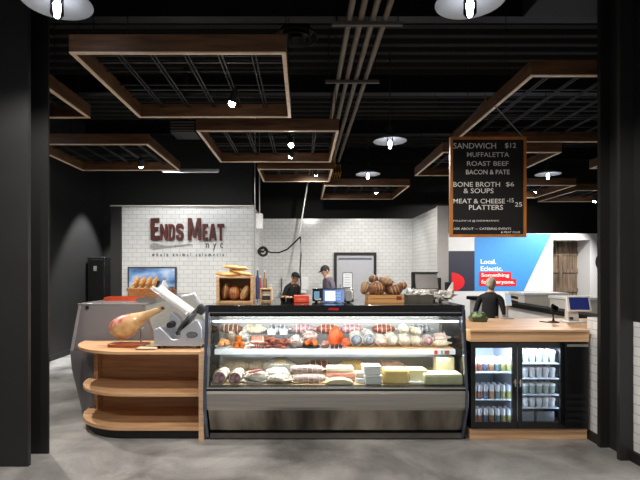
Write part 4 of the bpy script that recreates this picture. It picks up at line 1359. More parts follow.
fr_ = thing('bottle_cooler', 'black undercounter cooler with two lit glass doors', 'cooler', (2.09, 4.7, fz0), world=True)
xa, xb, xc = FX0, at(516, 0, FY0).x, at(562, 0, FY0).x
mb = MB()
mb.box(xa, FX1, FY1 - .02, FY1, fz0, fz1).box(xa, xa + .02, FY0, FY1 - .02, fz0, fz1).box(FX1 - .02, FX1, FY0, FY1 - .02, fz0, fz1)
mb.box(xa + .02, FX1 - .02, FY0, FY1 - .02, fz0, fz0 + .03).box(xa + .02, FX1 - .02, FY0, FY1 - .02, fz1 - .03, fz1).box(xc + .01, xc + .03, FY0, FY1 - .02, fz0 + .03, fz1 - .03)
mb.build('body', GLOSSBLACK, fr_, smooth=0)
MB().box(xa + .02, xc + .01, FY1 - .03, FY1 - .02, fz0 + .03, fz1 - .03).build('liner', mat('cooler_liner', 'c7d2dc', .4, var=.04), fr_, smooth=0)
MB().box(xb - .012, xb + .012, FY0 + .03, FY1 - .03, fz0 + .03, fz1 - .03).build('divider', mat('divider_white', 'c9d4e0', .4), fr_, smooth=0)
for (dx0, dx1, nm) in ((xa + .002, xb - .003, 'left'), (xb + .003, xc + .012, 'right')):
    fz, fw = .045, .042
    mb = MB()
    y0, y1 = FY0 - .03, FY0 - .002
    z0, z1 = fz0 + .008, fz1 - .008
    mb.box(dx0, dx0 + fw, y0, y1, z0, z1).box(dx1 - fw, dx1, y0, y1, z0, z1).box(dx0 + fw, dx1 - fw, y0, y1, z1 - fz, z1).box(dx0 + fw, dx1 - fw, y0, y1, z0, z0 + fz * 1.4)
    d_ = mb.build('door', GLOSSBLACK, fr_, smooth=0)
    MB().box(dx0 + fw, dx1 - fw, y0 + .008, y0 + .014, z0 + fz * 1.4, z1 - fz).build('glass', CLEAR, d_, smooth=0)
    s = 1 if nm == 'left' else -1
    hx = (dx1 - fw / 2) if s > 0 else (dx0 + fw / 2)
    MB().cyl((hx, y0 - .006, .535), (hx, y0, .535), .014, seg=16).build('lock', mat('brass', 'b08d57', .3, metal=.9), d_)
    MB().box(hx - .006, hx + .006, y0 - .012, y0 - .006, .50, .565).build('key_plate', CHROME, d_, smooth=0)
mb = MB().box(xc + .014, FX1 - .002, FY0 - .028, FY0 - .002, fz0 + .008, fz1 - .008)
mb.build('machine_panel', mat('machine_black', '111113', .3), fr_, bevel=.003)
for k in range(5):
    zz = .16 + .058 * k
    MB().box(xc + .035, FX1 - .03, FY0 - .034, FY0 - .0285, zz, zz + .03).build('vent', mat('vent_black', '232327', .3, metal=.3), fr_, bevel=.002)
MB().box(xc + .03, FX1 - .01, FY0 - .04, FY0 - .0285, .865, .885).build('label_strip', mat('strip_grey', 'a7a7a6', .35, metal=.5), fr_, smooth=0)
for x0, x1, shelves in ((xa + .03, xb - .02, (.613, .357)), (xb + .02, xc - .0, (.698, .556, .404, .281))):
    for z in shelves:
        MB().box(x0, x1, FY0 + .05, FY1 - .05, z - .012, z - .002).build('shelf', mat('cooler_shelf', 'b9c4cf', .3, metal=.2), fr_, smooth=0)
    MB().box(x0 - .005, x0 + .004, FY0 + .015, FY0 + .03, fz0 + .06, fz1 - .06).build('light_strip', LEDCOOL, fr_, smooth=0)
    MB().box(x1 - .004, x1 + .005, FY0 + .015, FY0 + .03, fz0 + .06, fz1 - .06).build('light_strip', LEDCOOL, fr_, smooth=0)
    light('cooler_light', 'AREA', ((x0 + x1) / 2, FY0 + .03, fz1 - .05), 8, 'd9e8ff', ((x0 + x1) / 2, FY0 + .16, .4), fr_, shape='RECTANGLE', size=x1 - x0 - .04, size_y=.03)

CANM = [mat('can_orange', 'b98a62', .35, metal=.2), mat('can_red', '9a6558', .35, metal=.2), mat('can_yellow_green', 'a9a868', .35, metal=.2), mat('can_teal', '66868a', .35, metal=.2), mat('can_blue', '6b7a92', .35, metal=.2)]
CANTOP = mat('can_silver', 'dfe4ea', .3, metal=.5, var=.05)


def can(name, label, loc, r, h, m, group):
    t = thing(name, label, 'can', loc, 0, group)
    MB().lathe([(0, 0), (r * .85, 0), (r, r * .2), (r, h * .54), (0, h * .54)], (0, 0, 0), 16).build('label_band', m, t)
    MB().lathe([(r, h * .5405), (r, h * .88), (r * .8, h * .96), (r * .82, h), (r * .7, h), (r * .66, h * .97), (0, h * .97)], (0, 0, 0), 16).build('can_top', CANTOP, t)
    return t


FLZ = fz0 + .031
lv = ['top', 'middle', 'bottom']
for si, z in enumerate((.613 - .001, .357 - .001, FLZ)):
    for k in range(7):
        for row in range(2):
            m = CANM[[0, 1, 4, 0, 3, 2, 2][(k + si * row) % 7]]
            can('drink_can', 'drink can, %s from the left in the %s row, %s shelf of left cooler door' % (ORD[k], ['front', 'back'][row], lv[si]), (xa + .075 + .0545 * k, FY0 + .095 + .075 * row, z), .0225, .128, m, 'drink cans on the %s cooler shelf' % lv[si])
CUP = mat('frosted_pouch', 'dfe5ea', .35, var=.12, scale=30)
CUP2 = mat('pouch_band', '9fb3ad', .4, var=.3, scale=30)
rl = ['top', 'second', 'third', 'fourth']
n = 0
for si, z in enumerate((.698, .556, .404, .281)):
    hh = .115 if si in (0,) else (.095 if si < 3 else .085)
    for k in range(6):
        for row in range(2):
            t = thing('white_cup', 'white lidded cup, %s from left in the %s row, %s shelf of right cooler door' % (ORD[k], ['front', 'back'][row], rl[si]), 'cup', (xb + .068 + .0635 * k, FY0 + .10 + .08 * row, z - .001), 0, 'white cups on the %s cooler shelf' % rl[si])
            MB().lathe([(0, 0), (.023, 0), (.029, hh * .8), (0, hh * .8)], (0, 0, 0), 16).build('cup', CUP2 if si in (0, 2) and row == 0 else CUP, t)
            MB().lathe([(0, hh * .801), (.0305, hh * .801), (.0305, hh * .87), (.02, hh), (0, hh)], (0, 0, 0), 16).build('lid', WHITE, t)
for i in range(2):
    x0 = xb + .04 + i * .19
    t = thing('wire_bin', '%s grey bin on the floor of the right cooler door' % ['left', 'right'][i], 'bin', (x0 + .09, FY0 + .2, FLZ), 0, 'grey bins in the cooler')
    mb = MB()
    mb.box(-.082, .082, -.11, .11, 0, .004).box(-.082, .082, -.11, -.106, .004, .10).box(-.082, .082, .106, .11, .004, .10).box(-.082, -.078, -.106, .106, .004, .10).box(.078, .082, -.106, .106, .004, .10)
    mb.build('bin', mat('bin_grey', '7d868b', .35, var=.2), t, smooth=0)

# things on the oak counter
CZ = 1.0212
t = thing('salad_box', 'clear plastic box of green salad on the oak counter', 'food box', (at(478, 320, 5.15).x, 5.15, CZ), 0)
MB().prism([(-.07, 0), (.07, 0), (.09, .045), (-.09, .045)], 'y', -.07, .07).build('box', mat('dark_green_box', '3a4632', .3), t, bevel=.005)
MB().sph((0, 0, .05), (.08, .06, .03), 18, 10, lump=.6, freq=12, seed=2).build('salad', mat('salad_green', '7f9a4a', .5, col2='c7d09a', scale=30), t)
MB().lathe([(0, .1), (.06, .098), (.088, .06), (.09, .047)], (0, 0, 0), 24, Matrix.Diagonal((1, .75, 1, 1))).build('lid', glass('lid_clear', 'ffffff', .1), t)

D = 5.08
t = thing('tablet_register', 'white tablet till with dark blue screen on the oak counter', 'till', (at(574, 322, D).x, D, CZ), world=True)
p0, p1 = at(565, 311.5, D), at(590.5, 296, D)
tilt = Matrix.Translation(((p0.x + p1.x) / 2, D - .02, (p0.z + p1.z) / 2)) @ Euler((-.25, .02, .12)).to_matrix().to_4x4()
w, h = (p1.x - p0.x) / 2, (p1.z - p0.z) / 2
MB().box(-w, w, -.006, .012, -h, h, tilt).build('tablet', WHITE, t, bevel=.004)
MB().box(-w + .024, w - .024, -.0075, -.0062, -h + .018, h - .014, tilt).build('screen', mat('navy_screen', '1c2766', .2, emit=.35, emit_col='1c2766', var=.05), t, smooth=0)
c_ = at(572, 322, D)
MB().box(c_.x - .10, c_.x + .10, D - .10, D + .06, CZ + .001, CZ + .014).build('foot_plate', WHITE, t, bevel=.005)
MB().prism([(D - .03, CZ + .014), (D + .05, CZ + .014), (D + .03, p1.z - .05), (D + .0, p1.z - .05)], 'x', c_.x - .055, c_.x + .06).build('stand', mat('stand_pale', 'cfc9c2', .4, var=.1), t, bevel=.006)
MB().box(c_.x - .045, c_.x - .02, D - .06, D - .0305, CZ + .03, CZ + .055).build('card_slot', BLACK, t, smooth=0)
D = 5.02
q = at(553.5, 322, D)
t = thing('card_terminal', 'small black card terminal on a stalk beside the white tablet', 'card terminal', (q.x, D, CZ), world=True)
MB().lathe([(0, 0), (.055, 0), (.055, .008), (.03, .016), (0, .018)], (q.x, D, CZ + .0005), 24).build('foot', RUBBER, t)
MB().loft([(q.x, D, CZ + .012), (q.x, D + .01, CZ + .09), (q.x - .005, D - .005, CZ + .13)], [.016, .013, .016], 12).build('stalk', RUBBER, t)
MB().boxc((q.x + .0, D - .02, CZ + .148), (.075, .03, .075), (-.6, .5, 0)).build('keypad', GLOSSBLACK, t, bevel=.006)
MB().loft([(q.x, D + .02, CZ + .008), (q.x - .06, D - .02, CZ + .005), (q.x - .12, D + .05, CZ + .005)], .005, 8).build('cord', RUBBER, t)
D = 5.40
q = at(507, 318, D)
t = thing('payment_stand', 'slim white payment screen on a post in front of blue mural', 'card terminal', (q.x, D, CZ), world=True)
MB().box(q.x - .05, q.x + .06, D - .05, D + .05, CZ + .0005, CZ + .01).build('foot', GREYPLASTIC, t, bevel=.003)
MB().cyl((q.x, D, CZ + .01), (q.x, D, CZ + .16), .013, seg=14).build('post', GREYPLASTIC, t)
MB().boxc((q.x, D - .02, CZ + .22), (.075, .018, .15), (-.25, 0, .1)).build('screen_case', WHITE, t, bevel=.005)
MB().boxc((q.x - .002, D - .031, CZ + .225), (.055, .003, .09), (-.25, 0, .1)).build('screen', mat('pale_blue_screen', 'a8c8ea', .2, emit=.4, emit_col='a8c8ea'), t, smooth=0)
for k in range(2):
    MB().boxc((q.x + .085, D, CZ + .19 + .05 * k), (.075, .03, .03), (0, .25, 0)).build('card_reader', RUBBER, t, bevel=.005)
MB().box(q.x + .02, q.x + .05, D - .005, D + .005, CZ + .2, CZ + .21).build('bracket', GREYPLASTIC, t, smooth=0)

# white counters in the seating area beyond the rail
for i, (x0, x1, py, d, lb) in enumerate(((524, 569, 293, 8.3, 'long white counter beyond the black rail, below the mural'), (569, 612, 297.5, 7.2, 'nearer white counter beyond the black rail, behind the tablet till'))):
    p0, p1 = at(x0, py, d), at(x1, py, d)
    t = thing('white_counter', lb, 'counter', ((p0.x + p1.x) / 2, d, 0), world=True, group='white counters')
    wm = mat('counter_white', 'd2cfc9', .45, var=.06)
    MB().box(p0.x + .02, p1.x - .02, d + .02, d + .6, 0, p0.z - .04).build('body', wm, t, smooth=0)
    MB().box(p0.x, p1.x, d, d + .62, p0.z - .04, p0.z).build('top', WHITE, t, bevel=.004)

# ================================================================== THINGS ON TOP OF THE DELI CASE
DZ = 1.2462
D = 4.72


def box_open_front(x0, x1, y0, y1, z0, z1, t):
    mb = MB()
    mb.box(x0, x1, y0, y1, z0, z0 + t).box(x0, x1, y0, y1, z1 - t, z1).box(x0, x0 + t, y0, y1, z0 + t, z1 - t).box(x1 - t, x1, y0, y1, z0 + t, z1 - t).box(x0 + t, x1 - t, y1 - t, y1, z0 + t, z1 - t)
    return mb


CRATE = mat('crate_pine', 'cba67c', .6, col2='ab855c', scale=5, stretch=(1, 1, 8), bump=.08)
p0, p1 = at(216.5, 303, D), at(252.5, 276.5, D)
CH = p1.z - DZ
cr = thing('bread_crate', 'open fronted pine crate of loaves on the left of deli case', 'crate', ((p0.x + p1.x) / 2, D, DZ), 0)
cw = (p1.x - p0.x)
box_open_front(-cw / 2, cw / 2, 0, .26, 0, CH, .016).build('crate', CRATE, cr, smooth=0)
MB().box(-cw / 2, -cw / 2 + .028, -.012, -.0005, 0, CH).build('front_stile', CRATE, cr, smooth=0)
MB().box(cw / 2 - .018, cw / 2, -.012, -.0005, 0, CH).build('front_stile', CRATE, cr, smooth=0)


def loaf(name, label, loc, size, m, rot=(0, 0, 0), scores=3, seed=1., group='loaves of bread', sm=None, axis=0):
    """a baked loaf, its crust lumpy and slashed along the top"""
    t = thing(name, label, 'bread', loc, 0, group)
    R_ = Euler(rot).to_matrix().to_4x4()
    a_, b_, c_ = size[0] / 2, size[1] / 2, size[2] / 2
    MB().sph((0, 0, 0), (a_, b_, c_), 22, 14, R_, lump=.16, freq=6, seed=seed).build('crust', m, t)
    for k in range(scores):
        u = (-.55 + 1.1 * (k + .5) / scores)
        pts = []
        for j in range(7):
            s = -.62 + 1.24 * j / 6
            # slashes run over the face that looks up and forward
            ph = PI / 2 * s
            v = Vector((u * a_, -b_ * .99 * math.cos(ph) * math.sqrt(1 - u * u), c_ * 1.0 * math.sin(ph) * math.sqrt(1 - u * u)))
            pts.append(R_ @ v)
        MB().loft(pts, [.002, .005, .007, .007, .007, .005, .002], 8).build('slash', sm or mat('flour_slash', 'b8946c', .7), t)
    return t


cx0 = cr.location.x
loaf('bread_loaf', 'narrow dark loaf standing upright at left inside the pine crate', (cx0 - .105, D + .12, DZ + .016 + .098), (.085, .12, .18), CRUSTD, (0, .12, 0), 1, 2.)
loaf('bread_loaf', 'reddish brown loaf in the middle of the pine crate', (cx0 - .02, D + .115, DZ + .016 + .08), (.12, .14, .14), mat('red_crust', 'a8622f', .5, col2='6e3a1c', scale=8, bump=.25), (0, 0, 0), 3, 3.)
loaf('bread_loaf', 'long floury loaf leaning against the right side of crate', (cx0 + .09, D + .11, DZ + .016 + .084), (.075, .12, .165), mat('floury_tan', 'd0aa7a', .6, col2='a06f42', scale=7, bump=.25), (0, .42, 0), 2, 4.)
FLAT = mat('focaccia', 'dfb878', .55, col2='b98743', scale=8, bump=.25)
zt = DZ + CH
for i, (dx, dz, L, a_, lb) in enumerate(((-.075, .019, .27, .03, 'flat bread lying low at left on top of pine crate'), (.05, .022, .24, .20, 'flat bread lying at right on top of pine crate'), (-.0, .068, .26, .10, 'flat bread on the very top of the crate pile'))):
    o = loaf('flat_bread', lb, (cx0 + dx, D + .10, zt + dz + .02), (L, .15, .045), FLAT, (0, a_, .1 * i), 0, 5. + i, 'flat breads on the crate')
    if i < 2:
        settle(o, zt)
o = None

D2 = 4.95
t = thing('card_box', 'small pale wood frame box right of the pine crate', 'box', (at(266, 302, D2).x, D2, DZ), 0)
s_ = D2 / F
box_open_front(-.06, .06, 0, .08, 0, .135, .012).build('box', mat('pale_ply_box', 'dcb98a', .6, var=.15), t, smooth=0)
MB().box(-.03, .03, .02, .066, .0125, .055).build('card_stack', mat('dark_cards', '36373c', .5), t, smooth=0)
MB().box(-.045, .045, .05, .067, .056, .10).build('paper_stack', PAPER, t, smooth=0)
D2 = 4.85
t = thing('snack_tray', 'low black tray of small snacks left of the red box', 'tray', (at(287.5, 303, D2).x, D2, DZ), 0)
MB().lathe([(0, .004), (.85, .004), (1, .045), (1.04, .045), (.9, 0), (0, 0)], (0, 0, 0), 28, Matrix.Diagonal((.075, .06, 1, 1))).build('tray', GLOSSBLACK, t)
rnd = random.Random(5)
for k in range(9):
    MB().sph((-.05 + .0125 * k, rnd.uniform(-.03, .03), .04 + rnd.uniform(0, .012)), (.016, .013, .011), 10, 7, lump=.4, seed=k).build('snack', [CRUST, M_CREAM, M_DARKSAUS][k % 3], t)
t = thing('red_box', 'bright orange red cardboard box on deli case before kitchen worker', 'box', (at(301.5, 304, 4.78).x, 4.78, DZ), -.03)
MB().box(-.075, .075, 0, .10, 0, .064).build('carton', mat('orange_red_card', 'dd4a2c', .45, var=.06), t, bevel=.003)
MB().prism([(0, .0645), (.10, .0645), (.10, .069), (0, .067)], 'x', -.077, .077).build('flap', mat('orange_red_flap', 'e0624a', .45), t, smooth=0)
MB().box(-.045, .045, -.002, -.0003, .02, .042).build('panel', mat('faded_red_panel', 'e5735c', .5), t, smooth=0)

# weighing scale with touch screen
D3 = 4.74
p0, p1 = at(312.5, 303.5, D3), at(353.5, 288.5, D3)
sc1 = thing('deli_scale', 'black weighing scale with glowing blue touch screen on deli case', 'scale', ((p0.x + p1.x) / 2, D3, DZ), world=True)
MB().box(p0.x, p1.x, D3 + .02, D3 + .22, DZ + .012, DZ + .05).build('base', RUBBER, sc1, bevel=.01)
for xx in (p0.x + .04, p1.x - .04):
    for yy in (D3 + .05, D3 + .19):
        MB().cyl((xx, yy, DZ + .0003), (xx, yy, DZ + .014), .014, seg=12).build('foot', RUBBER, sc1)
MB().prism([(D3 - .0, DZ + .02), (D3 + .06, DZ + .02), (D3 + .10, p1.z), (D3 + .03, p1.z)], 'x', p0.x, p1.x).build('head', GLOSSBLACK, sc1, bevel=.008)
a0, a1 = at(325, 300.8, D3), at(341, 291, D3)


def onface(x0, x1, z0, z1, t0, t1):
    """a panel lying on the sloping face of the scale head"""
    k = .03 / (p1.z - DZ - .02)
    f = lambda z: D3 + (z - DZ - .02) * k
    return MB().prism([(f(z0) - t1, z0), (f(z0) - t0, z0), (f(z1) - t0, z1), (f(z1) - t1, z1)], 'x', x0, x1)


onface(at(323, 0, D3).x, at(344, 0, D3).x, a0.z - .012, a1.z + .012, .0005, .002).build('screen_border', mat('screen_blue', '2d5da8', .25, emit=.5, emit_col='2d5da8'), sc1, smooth=0)
onface(a0.x, at(335.5, 0, D3).x, a0.z, a1.z, .0022, .003).build('screen', emitter('screen_white', 'eaf4ff', 1.3), sc1, smooth=0)
for k in range(3):
    z = a0.z + .005 + k * .029
    onface(at(336.3, 0, D3).x, a1.x, z, z + .022, .0022, .003).build('screen_key', emitter('screen_key_blue', '9cc3ee', .9), sc1, smooth=0)
onface(at(314, 0, D3).x, at(319.5, 0, D3).x, a0.z + .015, a1.z - .005, .0005, .003).build('card_display', mat('teal_display', '5a88a8', .3, emit=.25, emit_col='5a88a8'), sc1, smooth=0)
onface(at(346, 0, D3).x, at(351.5, 0, D3).x, a0.z - .002, a1.z, .0005, .003).build('printer_slot', mat('printer_grey', '6e7074', .4), sc1, smooth=0)
onface(at(315, 0, D3).x, at(321, 0, D3).x, DZ + .026, DZ + .045, .0005, .003).build('keypad', mat('keypad_beige', 'c9b39a', .5), sc1, smooth=0)
D4 = 5.05
q0, q1 = at(342.5, 288, D4), at(352.5, 272.3, D4)
t = thing('price_display', 'white rounded tablet sign standing behind the weighing scale', 'display', ((q0.x + q1.x) / 2, D4, DZ), world=True)
MB().box(q0.x - .01, q1.x + .01, D4 - .04, D4 + .05, DZ + .0003, DZ + .012).build('foot', RUBBER, t, bevel=.003)
MB().cyl(((q0.x + q1.x) / 2, D4 + .008, DZ + .01), ((q0.x + q1.x) / 2, D4 + .008, q0.z + .02), .012, seg=12).build('post', RUBBER, t)
MB().box(q0.x, q1.x, D4 - .006, D4 + .008, q0.z, q1.z).build('frame', mat('display_grey', '55585e', .4), t, bevel=.014, seg=4)
mb = MB().box(q0.x + .007, q1.x - .007, D4 - .009, D4 - .0062, q0.z + .01, q1.z - .01)
mb.mi = 1
for k in range(5):
    z = q0.z + .03 + k * .026
    mb.box(q0.x + .02, q1.x - .02, D4 - .010, D4 - .0092, z, z + .006)
mb.build('screen', [mat('white_screen', 'eef2f6', .3, emit=.25), mat('faint_blue_line', '9fb8cf', .4)], t, smooth=0)

# bread pile in a wooden tray
p0, p1 = at(368, 304, 4.72), at(404, 295.8, 4.72)
bt = thing('bread_tray', 'low pine tray under the pile of dark loaves', 'tray', ((p0.x + p1.x) / 2, 4.72, DZ), 0)
w = (p1.x - p0.x) / 2
TRAYW = mat('tray_pine', 'cfa066', .55, col2='b07f48', scale=5, stretch=(.4, 1, 8))
MB().box(-w, w, -.0, .26, 0.0, .01).build('bottom', TRAYW, bt, smooth=0)
for yy in (0, .248):
    for k in range(2):
        MB().box(-w, w, yy, yy + .012, .0105 + .036 * k, .0105 + .036 * k + .032).build('slat', TRAYW, bt, smooth=0)
for xx in (-w + .0, w - .012):
    MB().box(xx, xx + .012, .0125, .2475, .0105, .078).build('end_board', TRAYW, bt, smooth=0)
q = at(399, 300, 4.72)
MB().box(q.x - bt.location.x - .025, q.x - bt.location.x + .025, -.002, -.0003, .028, .066).build('stamp', mat('dark_red_stamp', '7d2b22', .6), bt, smooth=0)
D = 4.82
DARKB = mat('rye_crust', '7b5338', .65, col2='45291a', scale=7, bump=.35)
for px, py, wz, hz, dd_, m, rot, ns, lb in (
        (376.5, 289, 17, 14.5, 4.80, CRUSTD, (0, 0, .2), 3, 'big slashed brown loaf at the front of the bread pile'),
        (394, 290, 17, 12.5, 4.82, DARKB, (0, -.3, 0), 3, 'wide grey brown loaf on the right of bread pile'),
        (385.5, 281.5, 13, 10, 4.86, FLOURED, (0, .5, .3), 2, 'floury slashed loaf high in the middle of bread pile'),
        (373.5, 279, 9.5, 8.5, 4.88, DARKB, (0, .2, 0), 1, 'small dark round loaf topmost on left of bread pile'),
        (365.3, 287.5, 9, 14, 4.88, FLOURED, (0, .3, 0), 2, 'pale ended loaf leaning at far left of bread pile'),
        (402.5, 285.5, 9, 8.5, 4.92, CRUSTD, (0, 0, 0), 1, 'small round loaf at the far right of bread pile'),
        (389, 287, 14, 14, 5.02, DARKB, (0, 0, 0), 0, 'dark loaf at the back of the bread pile')):
    q = at(px, py, dd_)
    s_ = dd_ / F
    loaf('rye_loaf', lb, q, (wz * s_, .17 if wz > 12 else .13, hz * s_), m, rot, ns, px, 'loaves in the bread pile')

# steel pans, lidded grill and plastic sheets at the right end
t = thing('steel_pan', 'steel pan of tongs and wraps right of the bread pile', 'pan', (at(419, 303, 4.80).x, 4.82, DZ), 0)
mb = MB()
mb.box(-.125, .125, -.09, .12, 0, .004).box(-.125, .125, -.09, -.086, .004, .075).box(-.125, .125, .116, .12, .004, .075).box(-.125, -.121, -.086, .116, .004, .075).box(.121, .125, -.086, .116, .004, .075)
mb.build('pan', mat('pan_steel', '7f7a70', .35, metal=.8, var=.25), t, smooth=0)
MB().box(-.133, .133, -.098, .128, .0752, .079).build('rim', STEEL, t, smooth=0)
MB().sph((-.06, 0, .095), (.06, .07, .035), 18, 12, lump=.9, freq=14, seed=3).build('crumpled_wrap', mat('crumpled_film', 'd9d9d6', .3, var=.25, scale=20), t)
MB().sph((.05, .02, .09), (.06, .07, .028), 18, 12, lump=.9, freq=14, seed=8).build('crumpled_wrap', mat('crumpled_film', 'd9d9d6', .3), t)
q0, q1 = at(416, 291.5, 5.1), at(441, 273, 5.1)
t = thing('press_grill', 'grey countertop press with raised lid near right end of deli case', 'grill', ((q0.x + q1.x) / 2, 5.1, DZ), world=True)
MB().box(q0.x, q1.x, 5.0, 5.3, DZ + .02, DZ + .11).build('body', STEEL, t, bevel=.008)
for xx in (q0.x + .03, q1.x - .03):
    for yy in (5.03, 5.27):
        MB().cyl((xx, yy, DZ + .0003), (xx, yy, DZ + .022), .015, seg=12).build('foot', RUBBER, t)
MB().prism([(5.16, DZ + .125), (5.19, DZ + .115), (5.26, q1.z - .01), (5.235, q1.z)], 'x', q0.x + .01, q1.x - .004).build('lid', mat('lid_grey', '8f8d8c', .35, metal=.5, var=.2, scale=3), t, bevel=.006)
MB().box(q0.x - .03, q0.x + .002, 5.14, 5.2, DZ + .11, q1.z + .012).build('lid_arm', RUBBER, t, bevel=.004)
MB().box(q1.x - .01, q1.x + .014, 5.14, 5.2, DZ + .11, q1.z - .05).build('lid_arm', RUBBER, t, bevel=.004)
MB().cyl((q0.x + .01, 5.215, q1.z + .004), (q1.x - .0, 5.215, q1.z + .004), .008, seg=10).build('handle_bar', RUBBER, t)
t = thing('paper_heap', 'crumpled white deli paper at right end of deli case', 'paper', (at(446, 303, 4.8).x, 4.85, DZ), 0)
MB().sph((0, 0, .035), (.085, .07, .04), 20, 12, lump=1.1, freq=16, seed=5).build('sheet', mat('grey_white_paper', 'c9c7c3', .6, var=.2, scale=14), t, smooth=10)
MB().loft([(.02, 0, .03), (.07, .03, .10), (.095, .04, .17)], [(.05, .012), (.04, .01), (.012, .006)], 8).build('fold', mat('grey_white_paper', 'c9c7c3', .6), t, smooth=10)
MB().box(-.03, .03, -.075, -.07, .01, .035).build('clip', RUBBER, t, smooth=0)
settle(t, DZ - .0012)

# black box on the end of the kitchen wall
q0, q1 = at(444.5, 297, 8.9), at(451.5, 282, 8.9)
o = MB().box(q0.x, q1.x, 8.76, 8.898, q0.z, q1.z).build('wall_speaker', RUBBER, None, bevel=.012)
tag(o, 'small black box fixed to the end of the kitchen side wall', 'speaker')

# ================================================================== KITCHEN
kt = thing('prep_table', 'stainless prep table along the kitchen in front of the workers', 'table', (.8, 9.35, 0), world=True)
MB().box(-.88, 2.45, 9.05, 9.65, .88, .92).build('table_top', STEEL, kt, bevel=.004)
for xx in (-.84, .8, 2.4):
    for yy in (9.1, 9.6):
        MB().cyl((xx, yy, 0), (xx, yy, .88), .022, seg=12).build('leg', STEEL, kt)
KZ = .9212
bot = [(257.6, 268, .035, mat('blue_label', '2f4470', .4), 'tall bottle with dark blue label at the left end of prep table'),
       (260.2, 276, .03, mat('red_bottle', 'b4413a', .4), 'slim red bottle on prep table beside the tiled sign wall'),
       (264.6, 270, .028, mat('amber_bottle', 'a8794a', .4), 'slim amber bottle near the left end of prep table'),
       (270.5, 284, .05, mat('beige_carton', 'd9c3a0', .5), 'squat beige tub on prep table near the black cord')]
for px, py, r, m, lb in bot:
    d = 9.2
    q = at(px, py, d)
    h = q.z - KZ
    o = thing('bottle', lb, 'bottle', (q.x, d, KZ), 0, 'bottles on the prep table')
    MB().lathe([(0, 0), (r, 0), (r, h * .68), (r * .45, h * .82), (r * .42, h * .94), (0, h * .94)], (0, 0, 0), 18).build('bottle', m, o)
    MB().lathe([(0, h * .94), (r * .5, h * .94), (r * .5, h), (0, h)], (0, 0, 0), 14).build('cap', WHITE, o)
q = at(303.5, 290, 10.9)
t = thing('towel_dispenser', 'white paper towel dispenser on the kitchen back wall', 'dispenser', (q.x, 10.9, q.z), world=True)
MB().box(q.x - .10, q.x + .10, 10.84, 10.998, q.z, q.z + .30).build('casing', WHITE, t, bevel=.02)
MB().box(q.x - .07, q.x + .07, 10.85, 10.87, q.z - .06, q.z - .001).build('towel', PAPER, t, smooth=0)
q = at(306, 290, 10.9)
for i, (px, lb) in enumerate(((266.3, 'dark ladle hanging at the left on the kitchen back wall'), (281.6, 'dark ladle hanging beside the left worker on back wall'))):
    a0, a1 = at(px, 279, 10.95), at(px, 292, 10.95)
    t = thing('ladle', lb, 'ladle', (a0.x, 10.95, a1.z), world=True, group='ladles on the kitchen wall')
    MB().cyl((a0.x, 10.95, a0.z), (a0.x, 10.95, a1.z), .011, seg=10).build('handle', mat('ladle_red_black', '35191a', .4), t)
    MB().sph((a0.x, 10.93, a1.z - .03), (.05, .05, .04), 16, 10).build('bowl', STEEL, t)
    MB().box(a0.x - .015, a0.x + .015, 10.945, 10.999, a0.z, a0.z + .02).build('hook', STEEL, t, smooth=0)
q0, q1 = at(256, 229, 9.4), at(263, 214, 9.4)
t = thing('junction_box', 'pale electrical box high on the kitchen corner beside the sign wall', 'electrical box', (-.86, 9.4, q0.z), world=True)
MB().box(-.909, -.79, 9.3, 9.5, q0.z, q1.z).build('box', WHITE, t, bevel=.006)
MB().cyl((-.85, 9.4, q1.z), (-.85, 9.4, 4.5), .011, seg=10).build('riser_pipe', mat('pale_conduit', 'b5b5b2', .4, metal=.4), t)
t = thing('hose_reel', 'black hose reel with drooping hose at the left kitchen wall', 'hose reel', (-.85, 9.6, at(0, 252, 9.6).z), world=True)
zc = at(0, 251.5, 9.6).z
MB().torus((-.80, 9.6, zc), .085, .022, Matrix.Rotation(PI / 2, 4, 'X'), 26, 8).build('coil', RUBBER, t)
MB().torus((-.80, 9.65, zc), .075, .022, Matrix.Rotation(PI / 2, 4, 'X'), 26, 8).build('coil', RUBBER, t)
MB().box(-.909, -.78, 9.56, 9.70, zc - .02, zc + .02).build('bracket', STEELDARK, t, smooth=0)
pp = [at(264, 250, 9.6), at(271, 252.5, 9.6), at(279, 252.5, 9.6), at(287, 249.5, 9.6), at(294, 243, 9.6), at(300.5, 236.5, 9.6)]
MB().loft([(p.x, 9.62, p.z) for p in pp], .016, 8).build('hose', RUBBER, t)
dc = thing('drop_pole', 'pale slanted drop pole with a black cord hanging to the prep table', 'cord', at(298.5, 236, 9.62), world=True)
a0 = at(298.8, 238, 9.64)
a1 = at(309.5, 172, 9.64)
dr = (a1 - a0) / (a1.z - a0.z)
MB().cyl(a0, a0 + dr * (4.55 - a0.z), .016, seg=10).build('pole', mat('pole_pale', 'c8c8c4', .35, metal=.3), dc)
pp = [at(300.5, 237, 9.7), at(301, 255, 9.7), at(300, 270, 9.7), at(300.8, 285, 9.7), at(299.5, 302, 9.7)]
MB().loft([(p.x, 9.72, p.z) for p in pp], .014, 8).build('cord', RUBBER, dc)
o = MB().cyl((at(255, 0, 8.85).x, 8.84, 0.0), (at(255, 0, 8.85).x, 8.84, 4.55), .010, seg=8).build('glass_edge_rod', mat('pale_rod', 'b9b9b7', .35, metal=.5), None)  # thin rod put in for the pale edge line of a glass panel
tag(o, 'pale rod standing in for a glass panel edge at right end of the sign wall', 'rod')
o = None


